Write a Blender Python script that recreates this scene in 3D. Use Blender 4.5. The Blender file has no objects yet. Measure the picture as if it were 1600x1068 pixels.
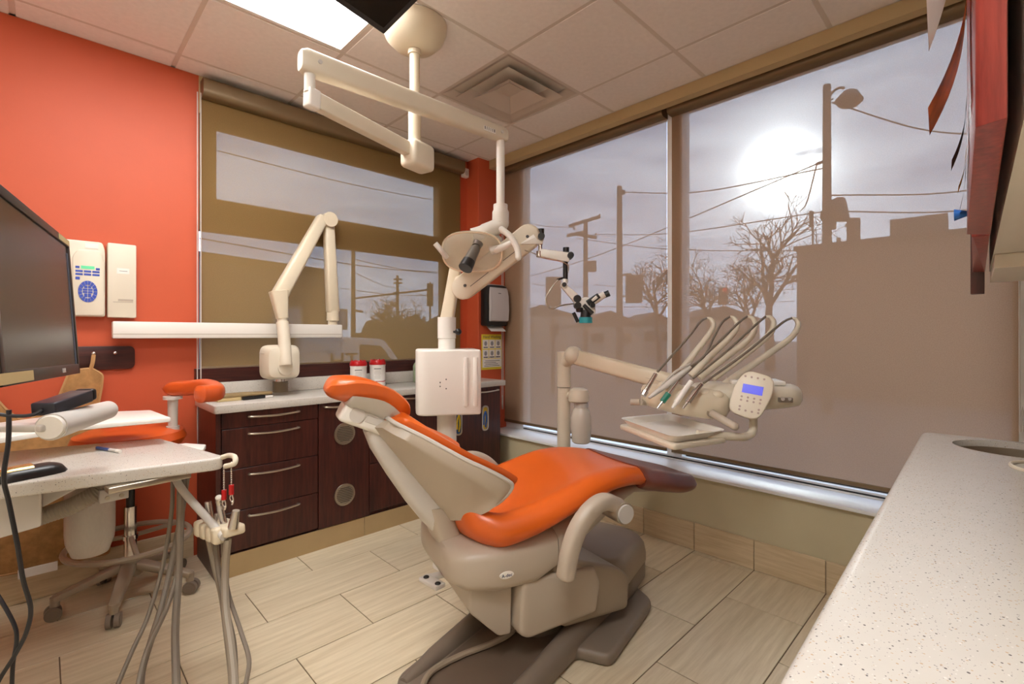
import bpy, bmesh, math, random
from mathutils import Vector as V, Matrix as M
random.seed(7)
SC = bpy.context.scene
COL = SC.collection
R = math.radians
# ------------------------------------------------------------------ camera
FPX, HV, H = 752.0, 523.0, 1.24
AZ = R(45.68)
FW = V((math.cos(AZ), math.sin(AZ), 0)); RT = V((math.sin(AZ), -math.cos(AZ), 0)); UP = V((0, 0, 1))
CAM = V((0, 0, H))
cd = bpy.data.cameras.new('camera'); co = bpy.data.objects.new('camera', cd); COL.objects.link(co)
cd.sensor_fit = 'HORIZONTAL'; cd.sensor_width = 36.0; cd.lens = 36.0 * FPX / 1600
cd.shift_y = (HV - 534.0) / 1600.0; cd.clip_start = 0.02; cd.clip_end = 500
co.location = CAM
co.matrix_world = M.Translation(CAM) @ M((RT, UP, -FW)).transposed().to_4x4()
SC.camera = co
def ray(u, v): return FW + RT * ((u - 800) / FPX) - UP * ((v - HV) / FPX)
def PZ(u, v, z): r = ray(u, v); return CAM + r * ((z - H) / r.z)
def PX(u, v, x): r = ray(u, v); return CAM + r * (x / r.x)
def PY(u, v, y): r = ray(u, v); return CAM + r * (y / r.y)
def PD(u, v, d): return CAM + ray(u, v) * d
# ------------------------------------------------------------------ exposure, world
SC.view_settings.view_transform = 'Standard'; SC.view_settings.look = 'None'
SC.view_settings.exposure = 0.5; SC.view_settings.gamma = 1.0; SC.view_settings.use_curve_mapping = False
LAMP = 13.0            # strength of the ceiling light diffusers
SKY = 1.45
def build_world():
    w = bpy.data.worlds.new('sky'); SC.world = w; w.use_nodes = True
    nt = w.node_tree; nd = nt.nodes; lk = nt.links; nd.clear()
    def N(t, **k):
        n = nd.new(t)
        for a, b in k.items(): setattr(n, a, b)
        return n
    tc = N('ShaderNodeTexCoord'); out = N('ShaderNodeOutputWorld'); bg = N('ShaderNodeBackground')
    mp = N('ShaderNodeMapping'); mp.inputs['Scale'].default_value = (2.2, 2.2, 11.0)
    lk.new(tc.outputs['Generated'], mp.inputs['Vector'])
    nz = N('ShaderNodeTexNoise'); nz.inputs['Scale'].default_value = 1.6; nz.inputs['Detail'].default_value = 6; nz.inputs['Roughness'].default_value = .6
    lk.new(mp.outputs[0], nz.inputs['Vector'])
    cr = N('ShaderNodeValToRGB')
    cr.color_ramp.elements[0].position = .3; cr.color_ramp.elements[0].color = (.68, .82, 1.25, 1)
    cr.color_ramp.elements[1].position = .68; cr.color_ramp.elements[1].color = (1.55, 1.68, 2.1, 1)
    lk.new(nz.outputs['Fac'], cr.inputs['Fac'])
    sd = ray(1222, 268).normalized()
    dp = N('ShaderNodeVectorMath', operation='DOT_PRODUCT'); dp.inputs[1].default_value = sd
    nrm = N('ShaderNodeVectorMath', operation='NORMALIZE'); lk.new(tc.outputs['Generated'], nrm.inputs[0]); lk.new(nrm.outputs[0], dp.inputs[0])
    mx = N('ShaderNodeMath', operation='MAXIMUM'); mx.inputs[1].default_value = 0; lk.new(dp.outputs['Value'], mx.inputs[0])
    tot = None
    for p, s in ((1300, 24.0), (300, 3.2), (40, .6)):
        a = N('ShaderNodeMath', operation='POWER'); a.inputs[1].default_value = p; lk.new(mx.outputs[0], a.inputs[0])
        b = N('ShaderNodeMath', operation='MULTIPLY'); b.inputs[1].default_value = s; lk.new(a.outputs[0], b.inputs[0])
        if tot is None: tot = b
        else:
            c = N('ShaderNodeMath', operation='ADD'); lk.new(tot.outputs[0], c.inputs[0]); lk.new(b.outputs[0], c.inputs[1]); tot = c
    # a thin dark cloud across the hazy sun
    cd_ = ray(1245, 241).normalized(); sx = RT.copy()
    def dotv(vec):
        d = N('ShaderNodeVectorMath', operation='DOT_PRODUCT'); d.inputs[1].default_value = vec; lk.new(nrm.outputs[0], d.inputs[0]); return d
    ca = cd_.cross(UP).normalized(); cb = ca.cross(cd_).normalized()
    q1 = dotv(ca * (1 / .075)); q2 = dotv(cb * (1 / .0085))
    s1 = N('ShaderNodeMath', operation='POWER'); s1.inputs[1].default_value = 2; lk.new(q1.outputs['Value'], s1.inputs[0])
    s2 = N('ShaderNodeMath', operation='POWER'); s2.inputs[1].default_value = 2; lk.new(q2.outputs['Value'], s2.inputs[0])
    ss = N('ShaderNodeMath', operation='ADD'); lk.new(s1.outputs[0], ss.inputs[0]); lk.new(s2.outputs[0], ss.inputs[1])
    nz2 = N('ShaderNodeTexNoise'); nz2.inputs['Scale'].default_value = 30; lk.new(nrm.outputs[0], nz2.inputs['Vector'])
    s3 = N('ShaderNodeMath', operation='ADD'); lk.new(ss.outputs[0], s3.inputs[0]); lk.new(nz2.outputs['Fac'], s3.inputs[1])
    mr = N('ShaderNodeMapRange'); mr.inputs['From Min'].default_value = .35; mr.inputs['From Max'].default_value = 1.3
    mr.inputs['To Min'].default_value = .10; mr.inputs['To Max'].default_value = 1.0; lk.new(s3.outputs[0], mr.inputs['Value'])
    tt = N('ShaderNodeMath', operation='MULTIPLY'); lk.new(tot.outputs[0], tt.inputs[0]); lk.new(mr.outputs[0], tt.inputs[1])
    ad = N('ShaderNodeMixRGB', blend_type='ADD'); ad.inputs['Fac'].default_value = 1
    cc = N('ShaderNodeCombineColor'); [lk.new(tt.outputs[0], cc.inputs[i]) for i in range(3)]
    lk.new(cr.outputs[0], ad.inputs[1]); lk.new(cc.outputs[0], ad.inputs[2])
    lk.new(ad.outputs[0], bg.inputs['Color']); bg.inputs['Strength'].default_value = SKY
    lk.new(bg.outputs[0], out.inputs['Surface'])
build_world()
# ------------------------------------------------------------------ materials
def s2l(c): return tuple((x / 255 / 12.92) if x / 255 <= .04045 else ((x / 255 + .055) / 1.055) ** 2.4 for x in c)
MATS = {}
def _nodes(name):
    m = bpy.data.materials.new(name); m.use_nodes = True
    nt = m.node_tree; b = nt.nodes['Principled BSDF']; return m, nt, b
def mat(name, rgb, rough=.5, metal=0, bump=0, bscale=300, var=0.04, vscale=6, spec=.5, emit=None, es=0, trans=0, coat=0, lin=False):
    if name in MATS: return MATS[name]
    m, nt, b = _nodes(name); lk = nt.links
    c = rgb if lin else s2l(rgb)
    tc = nt.nodes.new('ShaderNodeTexCoord')
    nz = nt.nodes.new('ShaderNodeTexNoise'); nz.inputs['Scale'].default_value = vscale; nz.inputs['Detail'].default_value = 4
    lk.new(tc.outputs['Object'], nz.inputs['Vector'])
    r = nt.nodes.new('ShaderNodeValToRGB')
    r.color_ramp.elements[0].position = .3; r.color_ramp.elements[1].position = .7
    r.color_ramp.elements[0].color = tuple(x * (1 - var) for x in c) + (1,)
    r.color_ramp.elements[1].color = tuple(min(1, x * (1 + var)) for x in c) + (1,)
    lk.new(nz.outputs['Fac'], r.inputs['Fac']); lk.new(r.outputs[0], b.inputs['Base Color'])
    b.inputs['Roughness'].default_value = rough; b.inputs['Metallic'].default_value = metal
    b.inputs['Specular IOR Level'].default_value = spec; b.inputs['Coat Weight'].default_value = coat
    b.inputs['Transmission Weight'].default_value = trans
    if emit: b.inputs['Emission Color'].default_value = s2l(emit) + (1,); b.inputs['Emission Strength'].default_value = es
    if bump:
        n2 = nt.nodes.new('ShaderNodeTexNoise'); n2.inputs['Scale'].default_value = bscale; n2.inputs['Detail'].default_value = 3
        lk.new(tc.outputs['Object'], n2.inputs['Vector'])
        bp = nt.nodes.new('ShaderNodeBump'); bp.inputs['Strength'].default_value = bump; bp.inputs['Distance'].default_value = .002
        lk.new(n2.outputs['Fac'], bp.inputs['Height']); lk.new(bp.outputs[0], b.inputs['Normal'])
    MATS[name] = m; return m
def wood(name, c1, c2, rough=.45, scale=(3, 3, .35), fine=40, world=False, rnd=0, spec=.5):
    if name in MATS: return MATS[name]
    m, nt, b = _nodes(name); lk = nt.links; ND = nt.nodes.new
    if world: src = ND('ShaderNodeNewGeometry').outputs['Position']
    else: src = ND('ShaderNodeTexCoord').outputs['Object']
    if rnd:
        oi = ND('ShaderNodeObjectInfo'); ml = ND('ShaderNodeVectorMath'); ml.operation = 'SCALE'
        ml.inputs[0].default_value = (7.3, 17.1, 5.7); lk.new(oi.outputs['Random'], ml.inputs['Scale'])
        ad = ND('ShaderNodeVectorMath'); ad.operation = 'ADD'; lk.new(src, ad.inputs[0]); lk.new(ml.outputs[0], ad.inputs[1]); src = ad.outputs[0]
    mp = ND('ShaderNodeMapping'); mp.inputs['Scale'].default_value = scale; lk.new(src, mp.inputs['Vector'])
    nz = ND('ShaderNodeTexNoise'); nz.inputs['Scale'].default_value = fine; nz.inputs['Detail'].default_value = 5; nz.inputs['Roughness'].default_value = .65
    lk.new(mp.outputs[0], nz.inputs['Vector'])
    r = ND('ShaderNodeValToRGB'); r.color_ramp.elements[0].position = .32; r.color_ramp.elements[1].position = .68
    r.color_ramp.elements[0].color = s2l(c1) + (1,); r.color_ramp.elements[1].color = s2l(c2) + (1,)
    lk.new(nz.outputs['Fac'], r.inputs['Fac']); col = r.outputs[0]
    if rnd:
        mr = ND('ShaderNodeMapRange'); mr.inputs['To Min'].default_value = 1 - rnd; mr.inputs['To Max'].default_value = 1 + rnd * .5
        lk.new(oi.outputs['Random'], mr.inputs['Value'])
        mu = ND('ShaderNodeVectorMath'); mu.operation = 'SCALE'; lk.new(col, mu.inputs[0]); lk.new(mr.outputs[0], mu.inputs['Scale']); col = mu.outputs[0]
    lk.new(col, b.inputs['Base Color']); b.inputs['Roughness'].default_value = rough; b.inputs['Specular IOR Level'].default_value = spec
    bp = ND('ShaderNodeBump'); bp.inputs['Strength'].default_value = .06; bp.inputs['Distance'].default_value = .001
    lk.new(nz.outputs['Fac'], bp.inputs['Height']); lk.new(bp.outputs[0], b.inputs['Normal'])
    MATS[name] = m; return m
def stone(name, base=(208, 202, 192), sc=1.0):
    m, nt, b = _nodes(name); lk = nt.links; ND = nt.nodes.new
    tc = ND('ShaderNodeTexCoord'); nz = ND('ShaderNodeTexNoise'); nz.inputs['Scale'].default_value = 25; lk.new(tc.outputs['Object'], nz.inputs['Vector'])
    r = ND('ShaderNodeValToRGB'); c = s2l(base)
    r.color_ramp.elements[0].color = tuple(x * .93 for x in c) + (1,); r.color_ramp.elements[1].color = c + (1,)
    lk.new(nz.outputs['Fac'], r.inputs['Fac']); cur = r.outputs[0]
    for scl, th, colr, seed in ((130 * sc, .13, (104, 98, 96), 0), (170 * sc, .17, (190, 166, 138), 3.7), (120 * sc, .12, (222, 217, 209), 9.1), (230 * sc, .15, (150, 144, 142), 5.2)):
        mp = ND('ShaderNodeMapping'); mp.inputs['Location'].default_value = (seed, seed * 2, seed * 3); lk.new(tc.outputs['Object'], mp.inputs['Vector'])
        vo = ND('ShaderNodeTexVoronoi'); vo.inputs['Scale'].default_value = scl; lk.new(mp.outputs[0], vo.inputs['Vector'])
        n3 = ND('ShaderNodeSeparateColor'); lk.new(vo.outputs['Color'], n3.inputs[0])
        mm = ND('ShaderNodeMath'); mm.operation = 'MULTIPLY'; mm.inputs[1].default_value = th * 1.5; lk.new(n3.outputs[0], mm.inputs[0])
        lt = ND('ShaderNodeMath'); lt.operation = 'LESS_THAN'; lk.new(vo.outputs['Distance'], lt.inputs[0]); lk.new(mm.outputs[0], lt.inputs[1])
        mi = ND('ShaderNodeMixRGB'); mi.inputs[2].default_value = s2l(colr) + (1,); lk.new(lt.outputs[0], mi.inputs[0]); lk.new(cur, mi.inputs[1]); cur = mi.outputs[0]
    lk.new(cur, b.inputs['Base Color']); b.inputs['Roughness'].default_value = .22
    MATS[name] = m; return m
def shade_mat(name, rgb, openness):
    m, nt, b = _nodes(name); lk = nt.links; ND = nt.nodes.new; nt.nodes.remove(b)
    out = nt.nodes['Material Output']
    tc = ND('ShaderNodeTexCoord'); nz = ND('ShaderNodeTexNoise'); nz.inputs['Scale'].default_value = 260; nz.inputs['Detail'].default_value = 2
    lk.new(tc.outputs['Object'], nz.inputs['Vector'])
    mr = ND('ShaderNodeMapRange'); mr.inputs['From Min'].default_value = .3; mr.inputs['From Max'].default_value = .7
    mr.inputs['To Min'].default_value = openness * .86; mr.inputs['To Max'].default_value = openness * 1.14; lk.new(nz.outputs['Fac'], mr.inputs['Value'])
    df = ND('ShaderNodeBsdfDiffuse'); df.inputs[0].default_value = s2l(rgb) + (1,)
    tl = ND('ShaderNodeBsdfTranslucent'); tl.inputs[0].default_value = s2l(rgb) + (1,)
    m1 = ND('ShaderNodeMixShader'); m1.inputs[0].default_value = .42; lk.new(df.outputs[0], m1.inputs[1]); lk.new(tl.outputs[0], m1.inputs[2])
    tr = ND('ShaderNodeBsdfTransparent'); m2 = ND('ShaderNodeMixShader'); lk.new(mr.outputs[0], m2.inputs[0])
    lk.new(m1.outputs[0], m2.inputs[1]); lk.new(tr.outputs[0], m2.inputs[2]); lk.new(m2.outputs[0], out.inputs['Surface'])
    MATS[name] = m; return m
def glass_mat(name, op=.94, tint=(.9, .95, .95)):
    m, nt, b = _nodes(name); lk = nt.links; ND = nt.nodes.new; nt.nodes.remove(b); out = nt.nodes['Material Output']
    tr = ND('ShaderNodeBsdfTransparent'); tr.inputs[0].default_value = tint + (1,)
    gl = ND('ShaderNodeBsdfGlossy'); gl.inputs['Roughness'].default_value = .05
    nz = ND('ShaderNodeTexNoise'); nz.inputs['Scale'].default_value = 2
    fr = ND('ShaderNodeFresnel'); fr.inputs[0].default_value = 1.3
    ml = ND('ShaderNodeMath'); ml.operation = 'MULTIPLY'; ml.inputs[1].default_value = (1 - op) * 8; lk.new(fr.outputs[0], ml.inputs[0])
    mi = ND('ShaderNodeMixShader'); lk.new(ml.outputs[0], mi.inputs[0]); lk.new(tr.outputs[0], mi.inputs[1]); lk.new(gl.outputs[0], mi.inputs[2])
    lk.new(mi.outputs[0], out.inputs['Surface']); MATS[name] = m; return m
def translucent(name, rgb, op):
    m, nt, b = _nodes(name); lk = nt.links; ND = nt.nodes.new; out = nt.nodes['Material Output']
    b.inputs['Base Color'].default_value = s2l(rgb) + (1,); b.inputs['Roughness'].default_value = .25
    nz = ND('ShaderNodeTexNoise'); nz.inputs['Scale'].default_value = 20
    mr = ND('ShaderNodeMapRange'); mr.inputs['To Min'].default_value = op - .05; mr.inputs['To Max'].default_value = op + .05; lk.new(nz.outputs['Fac'], mr.inputs['Value'])
    tr = ND('ShaderNodeBsdfTransparent'); mi = ND('ShaderNodeMixShader'); lk.new(mr.outputs[0], mi.inputs[0])
    lk.new(b.outputs[0], mi.inputs[1]); lk.new(tr.outputs[0], mi.inputs[2]); lk.new(mi.outputs[0], out.inputs['Surface'])
    MATS[name] = m; return m
ORANGE_W = mat('orange_paint', (200, 86, 50), .55, bump=.08, bscale=160, var=.02)
BEIGE_W = mat('beige_paint', (206, 194, 160), .6, bump=.08, bscale=160, var=.02)
TAN_W = mat('tan_paint', (196, 172, 128), .6, var=.02)
WHITE_W = mat('white_paint', (226, 218, 204), .6, var=.02)
CEIL = mat('ceiling_tile_white', (240, 232, 226), .9, bump=.5, bscale=420, var=.03, vscale=40, spec=.1)
GRID = mat('ceiling_grid_metal', (214, 202, 190), .5, var=.01)
TILE = wood('floor_tile_ceramic', (206, 188, 156), (228, 213, 184), .3, (.35, 5.5, 5.5), 9, world=True, rnd=.06)
BTILE = wood('base_tile_ceramic', (205, 180, 142), (226, 205, 170), .35, (.5, .5, 8), 9, world=True, rnd=.05)
GROUT = mat('grout', (122, 104, 80), .9)
DWOOD = wood('dark_wenge_laminate', (48, 20, 17), (82, 38, 30), .35, (3, 3, .22), 22)
DWOODH = wood('dark_wenge_horizontal', (46, 20, 18), (78, 36, 30), .35, (.22, 3, 3), 22)
RWOOD = wood('red_mahogany_edge', (120, 40, 34), (165, 66, 54), .3, (4, 4, .3), 20)
BRONZE = mat('toe_kick_metal', (186, 162, 122), .38, metal=.35, var=.05)
STONE = stone('speckled_quartz')
SHADE_F = shade_mat('solar_screen_fabric', (192, 160, 130), .33)
SHADE_G = shade_mat('solar_screen_fabric_olive', (170, 138, 90), .30)
CASS = mat('shade_cassette_bronze', (126, 104, 74), .4, metal=.3, var=.02)
ALU = mat('white_aluminium', (246, 246, 245), .4, var=.01)
FRAME_D = mat('bronze_frame', (150, 122, 84), .5, var=.02)
GLASS = glass_mat('window_glass')
CREAM = mat('cream_plastic', (222, 211, 190), .35, var=.015)
CREAMY = mat('warm_cream_enamel', (224, 210, 184), .32, var=.02)
WHITE = mat('white_enamel', (238, 233, 224), .3, var=.01)
GREYB = mat('warm_grey_plastic', (186, 172, 154), .38, var=.02)
GREYL = mat('light_grey_plastic', (206, 200, 192), .36, var=.02)
GREYD = mat('dark_taupe_plastic', (128, 114, 100), .42, var=.03)
GREYM = mat('taupe_plastic', (158, 142, 122), .4, var=.03)
ORV = mat('orange_vinyl', (222, 100, 30), .3, bump=.1, bscale=500, var=.03, vscale=8)
ORV2 = mat('orange_vinyl_deep', (212, 88, 34), .3, bump=.1, bscale=500, var=.03, vscale=8)
BRV = mat('maroon_vinyl', (124, 62, 46), .35, bump=.1, bscale=500, var=.1, vscale=14)
BLACK = mat('black_plastic', (26, 24, 24), .35, var=.05)
BLACKG = mat('black_gloss_screen', (20, 18, 16), .12, var=.03)
SCREEN = mat('dark_screen', (54, 46, 36), .25, var=.05)
CHROME = mat('chrome', (215, 212, 208), .15, metal=1)
STEEL = mat('brushed_steel', (196, 186, 170), .3, metal=1)
HOSE = mat('grey_hose', (150, 138, 122), .5, var=.03)
HOSED = mat('taupe_hose', (128, 116, 102), .5, var=.03)
CABLE = mat('black_cable', (34, 34, 38), .45, var=.03)
RED = mat('red_plastic', (186, 18, 22), .3, var=.03)
TEAL = mat('teal_ring', (40, 150, 160), .35, var=.03)
GREEN = mat('green_band', (20, 122, 98), .35, var=.03)
BLUE = mat('blue_keys', (62, 84, 178), .4, var=.03)
LCDB = mat('blue_lcd', (40, 44, 205), .3, emit=(50, 55, 215), es=.35, var=.01)
LCDG = mat('green_lcd', (90, 190, 140), .3, emit=(110, 220, 160), es=.3, var=.1, vscale=60)
BROWNF = mat('brown_suede', (166, 122, 72), .85, bump=.5, bscale=240, var=.22, vscale=30)
PIPING = mat('tan_piping', (186, 142, 92), .7, var=.05)
PAPER = mat('white_paper', (236, 230, 222), .7, var=.02)
YELLOW = mat('yellow_print', (232, 208, 60), .6, var=.03)
INK = mat('grey_ink', (90, 86, 84), .7, var=.03)
TANC = mat('tan_sticker', (206, 182, 130), .6, var=.04)
MILKY = translucent('milky_polyethylene', (214, 206, 194), .25)
CLEAR = translucent('clear_light_cover', (240, 232, 214), .72)
LAMPGLOW = mat('prismatic_diffuser', (255, 250, 240), .5, emit=(250, 250, 250), es=LAMP, var=.01)
# ------------------------------------------------------------------ mesh helpers
WL = {}
def nb(): return bmesh.new()
def _merge(bm, t, mx=None):
    if mx is not None: bmesh.ops.transform(t, matrix=mx, verts=t.verts)
    mp = {}
    for v in t.verts: mp[v] = bm.verts.new(v.co)
    for f in t.faces:
        try: bm.faces.new([mp[v] for v in f.verts])
        except ValueError: pass
    t.free()
def _bev(t, off, seg=3, ang=30):
    if off <= 0: return
    es = [e for e in t.edges if len(e.link_faces) == 2 and e.calc_face_angle(0) > R(ang)]
    if es: bmesh.ops.bevel(t, geom=es, offset=off, segments=seg, affect='EDGES', profile=.5, clamp_overlap=True)
def box(bm, c, s, bev=0, mx=None, seg=3):
    t = nb(); bmesh.ops.create_cube(t, size=1)
    for v in t.verts: v.co = V((v.co.x * s[0] + c[0], v.co.y * s[1] + c[1], v.co.z * s[2] + c[2]))
    _bev(t, bev, seg); _merge(bm, t, mx); return bm
def bx(bm, x0, x1, y0, y1, z0, z1, bev=0, mx=None, seg=2):
    return box(bm, ((x0 + x1) / 2, (y0 + y1) / 2, (z0 + z1) / 2), (abs(x1 - x0), abs(y1 - y0), abs(z1 - z0)), bev, mx, seg)
def frame_from(ax):
    ax = V(ax).normalized(); a = UP if abs(ax.z) < .95 else V((1, 0, 0))
    x = a.cross(ax).normalized(); return x, ax.cross(x).normalized(), ax
def cyl(bm, p0, p1, r0, r1=None, seg=20, bev=0, mx=None):
    r1 = r0 if r1 is None else r1; p0 = V(p0); p1 = V(p1); x, y, z = frame_from(p1 - p0)
    t = nb(); a = []; b = []
    for i in range(seg):
        c, s = math.cos(2 * math.pi * i / seg), math.sin(2 * math.pi * i / seg)
        a.append(t.verts.new(p0 + x * c * r0 + y * s * r0)); b.append(t.verts.new(p1 + x * c * r1 + y * s * r1))
    for i in range(seg): t.faces.new((a[i], a[(i + 1) % seg], b[(i + 1) % seg], b[i]))
    t.faces.new(a[::-1]); t.faces.new(b)
    _bev(t, bev, 3, 50); _merge(bm, t, mx); return bm
def spl(pts, n=8):
    pts = [V(p) for p in pts]; o = []
    P = [pts[0] * 2 - pts[1]] + pts + [pts[-1] * 2 - pts[-2]]
    for i in range(1, len(P) - 2):
        for k in range(n):
            t = k / n; a, b, c, d = P[i - 1:i + 3]
            o.append(.5 * (2 * b + (c - a) * t + (2 * a - 5 * b + 4 * c - d) * t * t + (3 * b - a - 3 * c + d) * t ** 3))
    o.append(pts[-1]); return o
def tube(bm, pts, r, seg=10, mx=None, closed=False):
    pts = [V(p) for p in pts]; n = len(pts); t = nb(); rings = []
    tn = [((pts[(i + 1) % n] if closed or i < n - 1 else pts[i]) - (pts[i - 1] if closed or i > 0 else pts[i])).normalized() for i in range(n)]
    x = frame_from(tn[0])[0]
    for i, p in enumerate(pts):
        x = (x - tn[i] * x.dot(tn[i])).normalized(); y = tn[i].cross(x)
        rr = r[i] if isinstance(r, (list, tuple)) else r
        rings.append([t.verts.new(p + (x * math.cos(2 * math.pi * k / seg) + y * math.sin(2 * math.pi * k / seg)) * rr) for k in range(seg)])
    for i in range(n if closed else n - 1):
        a, b = rings[i], rings[(i + 1) % n]
        for k in range(seg): t.faces.new((a[k], a[(k + 1) % seg], b[(k + 1) % seg], b[k]))
    if not closed: t.faces.new(rings[0][::-1]); t.faces.new(rings[-1])
    _merge(bm, t, mx); return bm
def lathe(bm, prof, c=(0, 0, 0), seg=28, mx=None, ax=(0, 0, 1)):
    x, y, z = frame_from(ax); c = V(c); t = nb(); rings = []
    for r, h in prof:
        if r < 1e-5: rings.append([t.verts.new(c + z * h)])
        else: rings.append([t.verts.new(c + z * h + (x * math.cos(2 * math.pi * k / seg) + y * math.sin(2 * math.pi * k / seg)) * r) for k in range(seg)])
    for a, b in zip(rings, rings[1:]):
        for k in range(seg):
            k2 = (k + 1) % seg
            f = [a[k % len(a)], a[k2 % len(a)], b[k2 % len(b)], b[k % len(b)]]
            u = []
            for q in f:
                if q not in u: u.append(q)
            if len(u) > 2: t.faces.new(u)
    if len(rings[0]) > 1: t.faces.new(rings[0][::-1])
    if len(rings[-1]) > 1: t.faces.new(rings[-1])
    _merge(bm, t, mx); return bm
def rpoly(pts, r=.02, seg=5):
    out = []; n = len(pts)
    for i in range(n):
        p0, p1, p2 = V(pts[i - 1]).to_2d(), V(pts[i]).to_2d(), V(pts[(i + 1) % n]).to_2d()
        rr = r[i] if isinstance(r, (list, tuple)) else r
        a = (p0 - p1); b = (p2 - p1); q = min(rr, a.length * .49, b.length * .49)
        s, e = p1 + a.normalized() * q, p1 + b.normalized() * q
        for k in range(seg + 1):
            t = k / seg; out.append(((1 - t) ** 2 * s + 2 * t * (1 - t) * p1 + t * t * e))
    return out
def prism(bm, poly, h0, h1, bev=0, mx=None, seg=2, ang=40):
    t = nb(); a = [t.verts.new((p[0], p[1], h0)) for p in poly]; b = [t.verts.new((p[0], p[1], h1)) for p in poly]; n = len(poly)
    t.faces.new(a[::-1]); t.faces.new(b)
    for i in range(n): t.faces.new((a[i], a[(i + 1) % n], b[(i + 1) % n], b[i]))
    bmesh.ops.recalc_face_normals(t, faces=t.faces)
    if bev:
        es = [e for e in t.edges if abs(e.verts[0].co.z - e.verts[1].co.z) < 1e-6]
        bmesh.ops.bevel(t, geom=es, offset=bev, segments=seg, affect='EDGES', profile=.5, clamp_overlap=True)
    _merge(bm, t, mx); return bm
def loft(bm, rings, mx=None, cap=True):
    t = nb(); rs = [[t.verts.new(V(p)) for p in r] for r in rings]; n = len(rs[0])
    for a, b in zip(rs, rs[1:]):
        for k in range(n): t.faces.new((a[k], a[(k + 1) % n], b[(k + 1) % n], b[k]))
    if cap: t.faces.new(rs[0][::-1]); t.faces.new(rs[-1])
    bmesh.ops.recalc_face_normals(t, faces=t.faces)
    _merge(bm, t, mx); return bm
def ell(bm, c, r, mx=None, seg=20, rings=12):
    t = nb(); bmesh.ops.create_uvsphere(t, u_segments=seg, v_segments=rings, radius=1)
    for v in t.verts: v.co = V((v.co.x * r[0] + c[0], v.co.y * r[1] + c[1], v.co.z * r[2] + c[2]))
    _merge(bm, t, mx); return bm
def sq_ring(y, z, e=3.0, n=24):
    o = []
    for k in range(n):
        a = 2 * math.pi * k / n; c, s = math.cos(a), math.sin(a)
        o.append((math.copysign(abs(c) ** (2 / e), c) * y, math.copysign(abs(s) ** (2 / e), s) * z))
    return o
def interp(secs, n=4):
    o = []; P = [secs[0]] + list(secs) + [secs[-1]]
    for i in range(1, len(P) - 2):
        for k in range(n):
            t = k / n
            o.append(tuple(.5 * (2 * b + (c - a) * t + (2 * a - 5 * b + 4 * c - d) * t * t + (3 * b - a - 3 * c + d) * t ** 3) for a, b, c, d in zip(*P[i - 1:i + 3])))
    o.append(tuple(secs[-1])); return o
def basis(o, ex, ez=UP):
    """matrix with X along ex, Z near ez"""
    ex = V(ex).normalized(); ey = V(ez).cross(ex).normalized(); e3 = ex.cross(ey)
    return M.Translation(V(o)) @ M((ex, ey, e3)).transposed().to_4x4()
def obj(name, bm, m, parent=None, smooth=38, kind=None):
    me = bpy.data.meshes.new(name); bmesh.ops.recalc_face_normals(bm, faces=bm.faces)
    vs = [v.co for v in bm.verts]
    lo = V((min(v.x for v in vs), min(v.y for v in vs), min(v.z for v in vs))); hi = V((max(v.x for v in vs), max(v.y for v in vs), max(v.z for v in vs)))
    c = V(((lo.x + hi.x) / 2, (lo.y + hi.y) / 2, lo.z))
    for v in bm.verts: v.co -= c
    bm.to_mesh(me); bm.free()
    if smooth:
        me.shade_smooth(); me.set_sharp_from_angle(angle=R(smooth))
    me.materials.append(m)
    return link(name, me, c, parent, kind)
def link(name, me, c, parent=None, kind=None):
    o = bpy.data.objects.new(name, me); COL.objects.link(o)
    c = V(c); WL[o] = c
    if parent is not None: o.parent = parent; o.location = c - WL[parent]
    else: o.location = c
    if kind: o['kind'] = kind
    return o
def thing(name, label, cat, loc, group=None):
    o = bpy.data.objects.new(name, None); COL.objects.link(o); o.empty_display_size = .05
    o.location = V(loc); WL[o] = V(loc); o['label'] = label; o['category'] = cat
    if group: o['group'] = group
    return o
def tag(o, label, cat, group=None):
    o['label'] = label; o['category'] = cat
    if group: o['group'] = group
    return o
def lab(o, l): o['label'] = l; return o
def text_mesh(name, s, size, mx, m, parent, ext=.0004):
    cu = bpy.data.curves.new(name, 'FONT'); cu.body = s; cu.size = size; cu.extrude = ext; cu.align_x = 'CENTER'; cu.align_y = 'CENTER'
    to = bpy.data.objects.new(name, cu); COL.objects.link(to)
    bpy.context.view_layer.update()
    me = bpy.data.meshes.new_from_object(to.evaluated_get(bpy.context.evaluated_depsgraph_get())); bpy.data.objects.remove(to); bpy.data.curves.remove(cu)
    me.transform(mx); t = nb(); t.from_mesh(me); bpy.data.meshes.remove(me)
    return obj(name, t, m, parent, smooth=0)
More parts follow.
